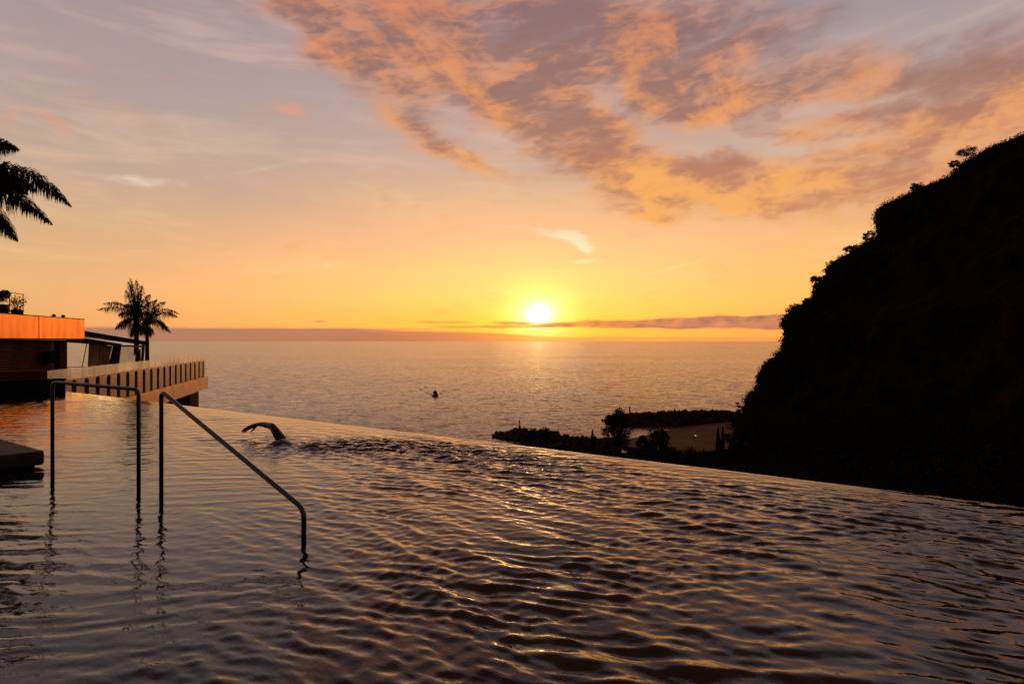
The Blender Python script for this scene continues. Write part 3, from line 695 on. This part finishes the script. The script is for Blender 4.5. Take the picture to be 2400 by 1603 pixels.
# garden lounge chair with a round wire back
p = at(175, 884, 33.6); chx = empty('wire_chair', (p.x, p.y, FT), 0, 'round backed wire chair on the terrace beside the brick pillar', 'chair')
w = MB()
def arc(r, z0, h, a0, a1_, y=0, n=14): return [Vector((r*math.cos(a0+(a1_-a0)*i/n), y+r*.25*math.sin(a0+(a1_-a0)*i/n), z0+h*math.sin(math.pi*i/n))) for i in range(n+1)]
for zc, rr_ in ((1.02, .62), (.88, .66), (.74, .66), (.60, .64), (.46, .6)):
    w.tube([Vector((rr_*math.cos(a), rr_*.6*math.sin(a), zc+ (0.05*math.sin(a)))) for a in np.linspace(-.3, math.pi+.3, 20)], .018, 6)
for a in np.linspace(0, math.pi, 6):
    w.tube([Vector((.5*math.cos(a), .3*math.sin(a), .38)), Vector((.66*math.cos(a), .4*math.sin(a), .75)), Vector((.62*math.cos(a), .38*math.sin(a), 1.04))], .018, 6)
w.build('back', M_dark, chx, True)
MB().lathe([(0, .36), (.46, .36), (.5, .40), (.46, .46), (0, .46)], 20).build('seat', M_dark, chx, True)
for a in (.8, 2.3, 3.9, 5.4):
    MB().tube([Vector((.32*math.cos(a), .32*math.sin(a), .36)), Vector((.42*math.cos(a), .42*math.sin(a), 0))], .022, 6).build('leg', M_dark, chx, True)
# ------------------------------------------------------------------ palms
def frond(p0, p1, p2, leaf, seed, sag=.55, nl=70, w=.018):
    """rachis from p0 over p1 to p2; hanging leaflets both sides; one mesh"""
    m = MB(); rs = random.Random(seed); p0, p1, p2 = Vector(p0), Vector(p1), Vector(p2)
    cur = lambda t: p0*(1-t)**2+p1*2*t*(1-t)+p2*t*t
    m.tube([cur(i/12) for i in range(13)], [.030*(1-i/13.5) for i in range(13)], 5)
    for i in range(nl):
        t = .10+.90*(i+rs.random()*.5)/nl; p = cur(t); tg = (cur(min(1, t+.02))-cur(t-.02)).normalized()
        side = tg.cross(Vector((0, 0, 1)));
        side = side.normalized() if side.length > .05 else Vector((1, 0, 0))
        L = leaf*(math.sin(math.pi*min(1, t*.85+.15))**.6)*(1-.45*t**3)
        for sg in (-1, 1):
            th = rs.uniform(0, 6.283); upn = side.cross(tg); d = ((side*math.cos(th)+upn*math.sin(th)*.9)*rs.uniform(.6, 1.0)+tg*rs.uniform(.45, .9)).normalized()
            l = L*rs.uniform(.75, 1.15); a = p; b = p+d*l*.5-Vector((0, 0, sag*.16*l)); c = p+d*l*.78-Vector((0, 0, sag*l*.85))
            pr = d.cross(Vector((0, 0, 1))); pr = (pr if pr.length > .01 else side).normalized()*w
            m.add([a-pr*.6, a+pr*.6, b+pr, b-pr, c], [(0, 1, 2, 3), (3, 2, 4)])
    return m
def palm(name, base, crown, trunk_r, fr, leaf, label, group, nl=70, w=.018, sag=.55):
    o = empty(name, base, 0, label, 'palm tree', group); bz = Vector(base); c = Vector(crown)-bz
    pts = [Vector((c.x*f**1.5, c.y*f, c.z*f)) for f in np.linspace(0, 1, 14)]
    rad = [trunk_r*(1.25-.35*f+(.06 if i % 2 else 0)) for i, f in enumerate(np.linspace(0, 1, 14))]
    rad[-1] = trunk_r*.8; rad[-2] = trunk_r*1.2; MB().tube(pts, rad, 14).build('trunk', M_trunk, o, True)
    for i, (a, b) in enumerate(fr):
        frond(c, Vector(a)-bz, Vector(b)-bz, leaf, i*13+5, sag, nl, w).build('frond', M_palm, o)
    return o
def zf(Y, lst):
    return [(q3(a[0], a[1], Y+dy*.6), q3(b[0], b[1], Y+dy)) for (a, b, dy) in lst]
YA = 40.0
cA = q3(1445, 500, YA); baseA = q3(1443, 930, YA); baseA.z = FT
frA = zf(YA, [((1270, 300), (1022, 395), -.8), ((1300, 260), (1090, 330), .8), ((1425, 200), (1375, 50), 0), ((1400, 180), (1350, 90), .4), ((1470, 150), (1440, 75), -.3), ((1500, 190), (1500, 130), .5),
  ((1360, 250), (1330, 180), .9), ((1330, 440), (1215, 600), -.6), ((1350, 480), (1260, 570), .9), ((1400, 540), (1385, 680), -.7), ((1530, 250), (1590, 230), .7), ((1520, 330), (1650, 290), -1.),
  ((1380, 300), (1320, 350), -1.4), ((1440, 300), (1450, 420), -2.0), ((1440, 250), (1430, 350), 2.0), ((1520, 380), (1600, 440), -1.4), ((1340, 380), (1250, 450), 1.4), ((1450, 560), (1460, 660), 1.2), ((1400, 260), (1385, 120), -.8), ((1460, 260), (1470, 200), 1.2)])
palm('palm_tree', baseA, cA, .125, frA, .50, 'taller of the two palms beyond the terrace pavilion, with an upright tuft of fronds', 'palms beyond the terrace', 120, .012, .9)
YB = 41.5
cB = q3(1557, 560, YB); baseB = q3(1557, 930, YB); baseB.z = FT
frB = zf(YB, [((1710, 290), (1900, 440), -.6), ((1740, 340), (1880, 470), .6), ((1690, 440), (1810, 640), -.5), ((1700, 420), (1770, 620), .7), ((1590, 580), (1600, 650), -.8), ((1500, 500), (1430, 620), -.8),
  ((1480, 400), (1400, 480), 1.0), ((1560, 350), (1560, 280), .3), ((1620, 350), (1660, 270), .6), ((1620, 400), (1690, 370), -1.3), ((1560, 430), (1530, 540), -1.6), ((1530, 560), (1480, 660), .9), ((1640, 300), (1760, 310), 1.2)])
palm('palm_tree', baseB, cB, .105, frB, .46, 'shorter right hand palm beyond the pavilion, its trunk just clear of the roof end', 'palms beyond the terrace', 120, .012, .9)
YC = 21.0
def f2(px, py, dy=0): return at(px, py, YC+dy)
cC = f2(-150, 440); baseC = f2(-150, 900); baseC.z = .30
frC = [(f2(40, 330, -.3), f2(168, 486, -.6)), (f2(-10, 390, -.7), f2(124, 528, -1.2)), (f2(-30, 440, .3), f2(42, 566, .5)), (f2(-60, 290, 0), f2(46, 352, .3)), (f2(-40, 370, .8), f2(66, 456, 1.6)), (f2(-60, 350, .9), f2(30, 425, 1.3)), (f2(-20, 360, -.5), f2(86, 450, -1.5)),
  (f2(-100, 250, .5), f2(-50, 180, .8)), (f2(-170, 240, .5), f2(-180, 140, .8)), (f2(-250, 280, 0), f2(-380, 260, .3)), (f2(-280, 400, -.3), f2(-440, 500, -.5)), (f2(-230, 470, .5), f2(-300, 620, 1)), (f2(-170, 500, -1.), f2(-190, 600, -1.8)), (f2(-150, 380, -1.5), f2(-160, 420, -3)), (f2(-150, 380, 1.5), f2(-140, 430, 3)), (f2(-90, 500, -.6), f2(-60, 640, -1))]
palm('palm_tree', baseC, cC, .16, frC, .74, 'nearest palm whose long fronds reach in from the left edge against the sky', None, 340, .020, .7)
# ------------------------------------------------------------------ cliff headland at the right
sil = [(1757,1010),(1745,980),(1757,946),(1763,931),(1786,908),(1792,885),(1797,857),(1812,838),(1823,817),(1826,788),(1829,762),(1843,745),(1858,732),(1883,712),(1901,704),(1904,672),(1927,656),(1931,636),(1961,606),(1981,592),(2016,575),(2044,565),(2050,553),(2051,518),(2058,490),(2079,478),(2107,470),(2130,455),(2182,441),(2214,428),(2234,402),(2251,388),(2285,378),(2314,356),(2371,345),(2400,323),(2470,285),(2560,240),(2700,200),(2900,185)]
YN = 370.0
prof = [at(a, b, YN) for a, b in sil]; prof[0].z = SEA-3; prof[0].x = prof[2].x-3; prof[1].z = SEA+1; prof[1].x = prof[2].x-1.5
pl = [0]
for a, b in zip(prof, prof[1:]): pl.append(pl[-1]+(b-a).length)
pl = np.array(pl); NA = 230; ta = np.linspace(0, pl[-1], NA)
pxx = np.interp(ta, pl, [p.x for p in prof]); pzz = np.interp(ta, pl, [p.z for p in prof])
yy = np.concatenate([np.linspace(40, 300, 90), np.linspace(302, YN, 60), np.linspace(YN+2, YN+130, 30)]); NB = len(yy)
A_, Y_ = np.meshgrid(np.arange(NA), yy, indexing='ij')
X_ = pxx[A_]; Z_ = pzz[A_]; TA = ta[A_]
n1_ = fbm(Y_*.020+3, TA*.02, 4); n2_ = fbm(Y_*.09+30, TA*.07+5, 4)
near = np.clip((YN-Y_)/40, 0, 1)
X_ = X_+near*(6+9*n1_)+near*4*n2_+1.6*n2_*(near < .05)*.3
X_ = X_+np.clip(Y_-YN, 0, None)**1.25*.55+np.clip(Y_-YN, 0, None)*.15        # the nose turns away out to sea
Z_ = Z_-np.clip(Y_-YN, 0, None)*.28*np.clip((Z_-SEA)/60, 0, 1)
Z_ = Z_+1.2*fbm(X_*.1, Y_*.1, 3)*near
X_ = X_-4.0*fbm(Z_*.055+4, Y_*.04, 3)-2.8*fbm(Z_*.10, Y_*.07, 4)-1.5*fbm(Z_*.4+8, Y_*.3, 3)
Z_ = np.maximum(Z_, SEA-3)
Vc = np.stack([X_, Y_, Z_], -1).reshape(-1, 3)
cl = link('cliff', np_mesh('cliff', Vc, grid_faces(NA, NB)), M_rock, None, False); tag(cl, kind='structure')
# vegetation clinging to the cliff (nobody could count it)
ii = rng.integers(3, NA-1, 6500); jj = rng.integers(0, 152, 6500)
ii2 = rng.integers(2, NA-1, 6000); jj2 = rng.integers(126, 152, 6000)
ii = np.concatenate([ii, ii2]); jj = np.concatenate([jj, jj2])
Vg = Vc.reshape(NA, NB, 3); cen = Vg[ii, jj]; keep = (cen[:, 2] > SEA+2)
cov = fbm(cen[:, 1]*.03, cen[:, 2]*.05, 3)+rng.random(len(cen))*.5 > .02
cen = cen[keep & cov]; rad = .6+2.6*rng.random(len(cen))**3
cen = cen+np.array([-.3, 0, .15])*rad[:, None]
V_, F_ = leaf_cloud(cen, rad, 36, .42, 21, .9)
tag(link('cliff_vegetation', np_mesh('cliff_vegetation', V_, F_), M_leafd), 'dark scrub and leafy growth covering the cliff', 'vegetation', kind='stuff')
def tree(name, base, h, crown_w, seed, label, cat='tree', group=None, m=None, trunk=.35, sparse=1.0, lean=0.0, leaf=.35, n=14, flat=.75, per=120):
    rs = random.Random(seed); o = empty(name, base, 0, label, cat, group); tb = MB(); hh = h*trunk
    top = Vector((lean*h*.4, 0, hh*1.25)); tr = max(.05, h*.022)
    tb.tube([Vector((0, 0, -.3)), Vector((lean*h*.1, 0, hh*.5)), top], [tr*1.4, tr, tr*.8], 8)
    cs = []; rd = []
    for i in range(n):
        a = rs.random()*6.283; zz = rs.uniform(hh, h-crown_w*.10); f = 1-abs((zz-hh)/(h-hh)-.42)*1.1
        r_ = crown_w*.5*max(.15, f)*rs.uniform(.45, 1.0)
        e_ = Vector((lean*zz*.5+r_*math.cos(a), r_*math.sin(a), zz)); md = top*.5+e_*.5+Vector((0, 0, -.06*h))
        tb.tube([top, md, e_], [tr*.6, tr*.38, tr*.15], 5); cs.append(tuple(e_)); rd.append(crown_w*rs.uniform(.12, .22)*sparse)
    tb.build('trunk', M_bark, o)
    link('crown', np_mesh('crown', *leaf_cloud(cs, rd, per, leaf, seed, flat)), m or M_leafd, o); return o
def ridge(px, py, Y=YN-1.0): return at(px, py, Y)
rt = [(2262, 372, 6.5, 7.5, .5, 'wide airy tree near the top of the cliff edge'), (2236, 392, 4., 4., 0, 'rounded shrub below the airy tree on the cliff edge'), (2152, 447, 4.6, 5.2, -.3, 'bushy tree on the bare slope halfway up the cliff skyline'),
      (2036, 570, 6.5, 5., .2, 'upright bush at the foot of the rock step on the cliff skyline'), (1994, 592, 4.2, 5., -.2, 'open bush on the cliff skyline just left of the upright bush'), (1915, 662, 4., 5., 0, 'dark bush on the cliff skyline above the ledge'),
      (1866, 744, 7., 7.5, -.5, 'wind bent tree on the low ledge of the cliff'), (1893, 716, 4.5, 5, .2, 'bush behind the wind bent tree on the cliff ledge'), (1846, 772, 5, 5, -.3, 'small tree at the brink just above the horizon'), (2338, 360, 3.5, 6, 0, 'low shrub on the skyline near the right edge of the cliff'),
      (2090, 484, 2.8, 4, 0, 'low shrub on top of the rock knob of the cliff')]
for i, (px, py, h, w_, ln, lab) in enumerate(rt):
    p = ridge(px, py); p.z -= 1.6; tree('cliff_tree', p, h*1.3, w_*1.5, 60+i, lab, 'tree', 'trees along the cliff skyline', lean=ln, leaf=.28, n=24, sparse=.85, per=90)
# ------------------------------------------------------------------ valley floor and slopes
gx = np.linspace(-90, 190, 150); gy = np.linspace(13, 330, 170); GX, GY = np.meshgrid(gx, gy, indexing='ij')
coast = np.interp(GX, [-90, -20, -6, 0, 30, 45, 60, 79, 92, 105, 190], [225, 230, 232, 235, 240, 240, 238, 250, 290, 335, 345])
GZ = -33.5-.0*GX+np.clip((120-GY)/100, 0, 1)*9+2.2*fbm(GX*.03, GY*.03, 4)+.5*fbm(GX*.2, GY*.2, 2)
GZ = GZ+np.clip((GX-95)/40, 0, 1)*6*np.clip((300-GY)/100, 0, 1)
GZ = GZ+6*np.exp(-((GX-128)/18)**2-((GY-250)/45)**2)
edge_f = np.clip((coast-GY)/22, -1, 1); GZ = np.where(edge_f < 1, (SEA-2.5)+(GZ-(SEA-2.5))*np.clip(edge_f, 0, 1)**.8, GZ)
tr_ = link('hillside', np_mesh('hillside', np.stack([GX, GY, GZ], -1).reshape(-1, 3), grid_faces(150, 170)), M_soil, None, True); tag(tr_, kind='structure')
def gz(x, y):
    i = int(np.clip((x+90)/280*149, 0, 149)); j = int(np.clip((y-13)/317*169, 0, 169)); return float(GZ[i, j])
# beach: sand sheet from the trees to the foot of the cliff
def seapt(px, py, dz=0): Yd = (EYE-SEA-dz)/((py-800)/1600); return at(px, py, Yd)
up = [(1440, 1042), (1520, 1022), (1590, 1006), (1640, 999), (1700, 990), (1730, 985)]
Vb = []
for (px, py) in up:
    a = seapt(px, py, .3); b = a+Vector((18, -62, 0)); r0 = a+Vector((-4, 10, 0))
    Vb += [(r0.x, r0.y, SEA-.6), (a.x, a.y, SEA+.3), (a.x*.6+b.x*.4, a.y*.6+b.y*.4, SEA+2.6), (b.x, b.y, SEA+4.3)]
bc = link('beach', np_mesh('beach', Vb, grid_faces(len(up), 4)), M_sand, None, True); bc.modifiers.new('s', 'SUBSURF').render_levels = 2; tag(bc, kind='structure')
# rock armour
ico = bmesh.new(); bmesh.ops.create_icosphere(ico, subdivisions=1, radius=1); icv = np.array([v.co[:] for v in ico.verts]); icf = np.array([[v.index for v in f.verts] for f in ico.faces]); ico.free()
def rocks(name, C_, Rr, seed, label, cat):
    r_ = np.random.default_rng(seed); Vs = []; Fs = []
    for k, (c, r0) in enumerate(zip(C_, Rr)):
        v = icv*(r0*(.7+.6*r_.random((len(icv), 1))))*(.6+.7*r_.random(3)); an = r_.random()*6.28; ca, sa = math.cos(an), math.sin(an)
        v = np.stack([v[:, 0]*ca-v[:, 1]*sa, v[:, 0]*sa+v[:, 1]*ca, v[:, 2]], 1)+np.asarray(c); Fs.append(icf+len(Vs)*len(icv)); Vs.append(v)
    o = link(name, np_mesh(name, np.concatenate(Vs), np.concatenate(Fs)), M_boul); tag(o, label, cat, kind='stuff'); return o
def mound(path, n, seed, wid, flat=1.0):
    """boulders heaped over a spine of (px, crest py, base py)"""
    r_ = np.random.default_rng(seed); C_ = []; Rr = []
    sp = [(seapt(px, pb, 0), (pb-pt)/1600) for px, pt, pb in path]
    for i in range(n):
        u = r_.random()*(len(sp)-1); k = int(u); f = u-k; p = sp[k][0].lerp(sp[k+1][0], f); hh = (sp[k][1]*(1-f)+sp[k+1][1]*f)*p.y
        q = r_.random()**.8; r0 = r_.uniform(.6, 1.25)
        y_ = p.y+wid*.5*(1+ (q*-1 if r_.random() < .6 else q)); fall = abs(y_-p.y-wid*.5)/(wid*.5)
        C_.append((p.x+r_.normal(0, 1), y_, SEA+max(.1, hh*(1-fall*.9*flat)-r0*.5-.1))); Rr.append(r0)
    return C_, Rr
C_, Rr = mound([(1430, 990, 994), (1462, 975, 1000), (1490, 971, 1000), (1540, 968, 999), (1600, 965, 998), (1650, 964, 994), (1700, 965, 990), (1735, 968, 988)], 1500, 3, 16)
rocks('breakwater_rocks', C_, Rr, 4, 'long mole of piled boulders running out from the foot of the cliff', 'breakwater')
C_, Rr = mound([(1165, 1022, 1025), (1180, 1017, 1030), (1200, 1011, 1032), (1230, 1008, 1036), (1290, 1012, 1046), (1320, 1022, 1052), (1360, 1028, 1062), (1420, 1030, 1066), (1450, 1034, 1066)], 1300, 8, 12)
rocks('promontory_rocks', C_, Rr, 9, 'low point of dark boulders carrying the cross, below the pool edge', 'rocks')
cm = MB(); a, b = seapt(1440, 1000), seapt(1740, 990)
# solid heart under the mole and point
for (p0_, p1_) in (((1462, 1000), (1730, 989)), ):
    a, b = seapt(*p0_), seapt(*p1_); d = (b-a).normalized(); nn_ = Vector((-d.y, d.x, 0)); cm.hexa([a+nn_*2+Vector((0,0,-2)), b+nn_*2+Vector((0,0,-2)), b+nn_*14+Vector((0,0,-2)), a+nn_*14+Vector((0,0,-2)), a+nn_*6+Vector((0,0,5.0)), b+nn_*6+Vector((0,0,5.0)), b+nn_*10+Vector((0,0,5.0)), a+nn_*10+Vector((0,0,5.0))])
tag(cm.build('breakwater_core', M_boul), kind='structure')
# concrete platform with a cross at the tip
p = seapt(1218, 1030); z0 = at(0, 1008, p.y).z
cr = empty('stone_cross', (p.x, p.y+4, z0-1.2), 0, 'stone cross on a stepped base at the tip of the rocky point', 'monument')
sx_ = p.y/1600
MB().box(-16*sx_, 19*sx_, -2.2, 2.2, -1.6, 1.2).build('platform', M_boul, cr, bevel=.08)
MB().box(-3.4*sx_, 3.4*sx_, -.8, .8, 1.202, 1.202+4*sx_).box(-2.2*sx_, 2.2*sx_, -.5, .5, 1.204+4*sx_, 1.2+6.5*sx_).build('base', M_boul, cr)
MB().box(-1.0*sx_, 1.0*sx_, -.2, .2, 1.205+6.5*sx_, 1.2+21*sx_).box(-2.6*sx_, -1.01*sx_, -.18, .18, 1.2+16.5*sx_, 1.2+18.3*sx_).box(1.01*sx_, 2.6*sx_, -.18, .18, 1.2+16.5*sx_, 1.2+18.3*sx_).build('cross', M_boul, cr)
# light beacon on the mole
p = seapt(1482, 1000); p.y += 7; z0 = at(0, 970, p.y).z
bk = empty('harbour_beacon', (p.x*1.0, p.y, z0-1), 0, 'slim dark beacon post on the end of the breakwater', 'beacon')
MB().lathe([(0, 0), (.75, 0), (.75, .8), (.38, .9), (.34, 3.6), (0, 3.6)], 12).build('post', M_boul, bk, True)
MB().lathe([(.0, 3.61), (.55, 3.61), (.55, 3.75), (.3, 3.76), (.3, 4.15), (.4, 4.16), (0, 4.4)], 12).build('lantern', M_dark, bk, True)
# trees below the pool
def grow(px, pytop, pybase, Y, w_px, label, kind='tree', seed=1, **kw):
    b = at(px, pybase, Y); h = (pybase-pytop)/1600*Y
    b.z -= 0
    return tree('shade_tree' if kind == 'tree' else kind, b, h, w_px/1600*Y, seed, label, kw.pop('cat', 'tree'), kw.pop('group', None), **kw)
def column(px, pytop, pybase, Y, wpx, label, seed, group=None):
    b = at(px, pybase, Y); h = (pybase-pytop)/1600*Y; w = wpx/1600*Y; o = empty('cypress_tree', b, 0, label, 'tree', group)
    MB().tube([Vector((0, 0, -1)), Vector((0, 0, h*.9))], [w*.08+.05, .03], 6).build('trunk', M_bark, o)
    cs = []; rd = []
    for i in range(26):
        f = i/25; r0 = w*.5*(1-f)**.75*(.55+.45*min(1, f*6)); cs.append((random.Random(i+seed).gauss(0, r0*.15), 0, h*(.05+.93*f))); rd.append(max(.10, r0))
    link('crown', np_mesh('crown', *leaf_cloud(cs, rd, 110, .2, seed, 1.3)), M_leafd, o)
grow(1447, 956, 1062, 205, 84, 'tall spreading tree standing dark against the lagoon', seed=31, trunk=.16, leaf=.30, n=46, sparse=.95, flat=.8, per=90)
column(1389, 1007, 1085, 180, 20, 'slim pointed cypress left of the spreading tree', 41)
column(1323, 1030, 1075, 180, 14, 'short cypress between the rocky point and the pointed cypress', 42)
column(1424, 1034, 1090, 175, 32, 'blunt dark conifer just right of the pointed cypress', 43)
grow(1262, 999, 1068, 240, 78, 'round bush crowning the rocky point behind the cross', 'bush', 33, cat='bush', trunk=.05, n=40, leaf=.30, sparse=1.0, per=90)
grow(1545, 1004, 1085, 175, 62, 'rounded tree in front of the beach', seed=34, trunk=.1, n=40, leaf=.28, sparse=1.0, per=90)
grow(1508, 1022, 1080, 165, 40, 'smaller tree left of the rounded tree by the beach', seed=35, trunk=.1, n=30, leaf=.26, sparse=1.0, per=90)
grow(1640, 1052, 1110, 160, 90, 'broad low tree in front of the sand', seed=36, trunk=.1, n=46, leaf=.28, sparse=.9, per=90)
column(1683, 1003, 1060, 190, 16, 'thin cypress against the right end of the beach', 44)
column(1694, 1001, 1060, 192, 12, 'thinnest cypress, nearest to the foot of the cliff', 45)
grow(1727, 985, 1075, 200, 60, 'dark tree where the beach meets the cliff', seed=37, trunk=.1, n=46, leaf=.3, sparse=1.0, per=90)
grow(1735, 941, 990, 330, 34, 'row end tree standing at the landward end of the breakwater', seed=38, trunk=.2, n=26, leaf=.35, sparse=1.0, per=70, flat=.5)
grow(1770, 960, 1075, 255, 110, 'thick clump of trees at the foot of the cliff behind the beach', seed=46, trunk=.1, n=60, leaf=.35, sparse=.9, per=90)
grow(1830, 990, 1100, 225, 150, 'broad dark tree at the bottom of the cliff, right of the beach', seed=47, trunk=.1, n=60, leaf=.35, sparse=.9, per=90)
grow(1600, 1052, 1120, 130, 150, 'wide dark treetop just beyond the pool edge', seed=39, trunk=.1, n=60, leaf=.25, sparse=.8, per=110)
# dark undergrowth over the valley floor
n = 4200; ux = rng.uniform(-60, 170, n); uy = rng.uniform(22, 335, n); ok = (uy < np.interp(ux, [-90, 40, 60, 74, 80, 92, 105, 190], [220, 215, 200, 215, 248, 288, 330, 335]))
ux, uy = ux[ok], uy[ok]; uz = np.array([gz(a, b) for a, b in zip(ux, uy)]); rad = rng.uniform(1.2, 3.2, len(ux))
V_, F_ = leaf_cloud(np.stack([ux, uy, uz+rad*.4], 1), rad, 60, .5, 77, .7)
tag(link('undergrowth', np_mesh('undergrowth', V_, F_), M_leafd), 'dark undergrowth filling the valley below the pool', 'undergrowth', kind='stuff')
# street lamp on the beach road, lit
p = at(1626.5, 1022, 255); lp = empty('street_lamp', (p.x, p.y, SEA+2.0), 0, 'small lit street lamp on the beach road', 'street lamp')
hz2 = p.z-(SEA+2.0)
MB().tube([Vector((0, 0, 0)), Vector((0, 0, hz2)), Vector((.5, 0, hz2+.15))], [.12, .08, .06], 8).build('pole', M_dark, lp)
m_l, g_, b_ = newmat('lamp_glow'); b_.inputs['Emission Color'].default_value = (1, .85, .7, 1); b_.inputs['Emission Strength'].default_value = 1.2
MB().box(.3, .8, -.15, .15, hz2+.05, hz2+.18).build('lamp_head', m_l, lp)
# ------------------------------------------------------------------ fishing boat
p = seapt(1020, 929); bt = empty('fishing_boat', (p.x, p.y, SEA), R(200), 'small fishing boat with cabin and mast trailing a wake on the open sea', 'boat')
hl = MB(); secs = []
for (y_, w_, zt_, zk) in [(-4.6, 1.7, 1.3, -.5), (-2.5, 2.1, 1.2, -.7), (0, 2.2, 1.25, -.8), (2.2, 1.9, 1.5, -.7), (3.8, 1.1, 1.9, -.3), (4.8, .12, 2.3, .6)]:
    secs.append([(-w_, y_, zt_), (-w_*.85, y_, zk*.3+.2), (0, y_, zk), (w_*.85, y_, zk*.3+.2), (w_, y_, zt_), (w_*.9, y_, zt_-.25), (-w_*.9, y_, zt_-.25)])
vs = [v for s_ in secs for v in s_]; fs = [(i*7+k, i*7+(k+1) % 7, (i+1)*7+(k+1) % 7, (i+1)*7+k) for i in range(5) for k in range(7)]+[tuple(range(6, -1, -1)), tuple(range(35, 42))]
hl.add(vs, fs).build('hull', M_hull, bt, True)
cb = MB().box(-1.2, 1.2, -2.0, 1.0, 1.0, 3.2).box(-1.4, 1.4, -2.2, 1.3, 3.203, 3.35).box(-.8, .8, -1.5, .3, 3.352, 4.1).build('cabin', M_cabin, bt)
MB().box(-1.0, 1.0, 1.002, 1.03, 2.2, 2.9).build('window', M_dark, bt)
MB().tube([Vector((0, -.6, 4.1)), Vector((0, -.6, 7.2))], .08, 6).tube([Vector((-.9, -.6, 5.8)), Vector((.9, -.6, 5.8))], .05, 6).tube([Vector((0, -.6, 6.4)), Vector((0, 4.5, 2.3))], .03, 5).build('mast', M_dark, bt)
MB().tube([Vector((-1.6, -4.2, 1.9)), Vector((1.6, -4.2, 1.9))], .05, 6).tube([Vector((-1.6, -4.2, 1.2)), Vector((-1.6, -4.2, 1.9))], .05, 6).tube([Vector((1.6, -4.2, 1.2)), Vector((1.6, -4.2, 1.9))], .05, 6).build('stern_rail', M_dark, bt)
# wake: thin broken foam streaks lying on the sea
wk = MB(); rs = random.Random(3)
for (q0, q1, n_) in (((1012, 927), (972, 905), 26), ((1012, 926), (995, 906), 12), ((1030, 925), (1046, 915), 8)):
    for i in range(n_):
        f = rs.random(); c = seapt(q0[0]+(q1[0]-q0[0])*f+rs.gauss(0, 1.0), q0[1]+(q1[1]-q0[1])*f+rs.gauss(0, .6)); l = rs.uniform(.5, 1.6); w_ = rs.uniform(.4, 1.0)*3; a = rs.uniform(-.3, .3)
        wk.add([(c.x-l, c.y+a, SEA+.06), (c.x, c.y-w_*.5, SEA+.12), (c.x+l, c.y-a, SEA+.06), (c.x, c.y+w_*.5, SEA+.10)], [(0, 1, 2, 3)])
tag(wk.build('boat_wake', mat('foam', (.95, .85, .78), .8, 0, .2)), 'pale foam streaks of the wake behind the boat', 'wake', kind='stuff')
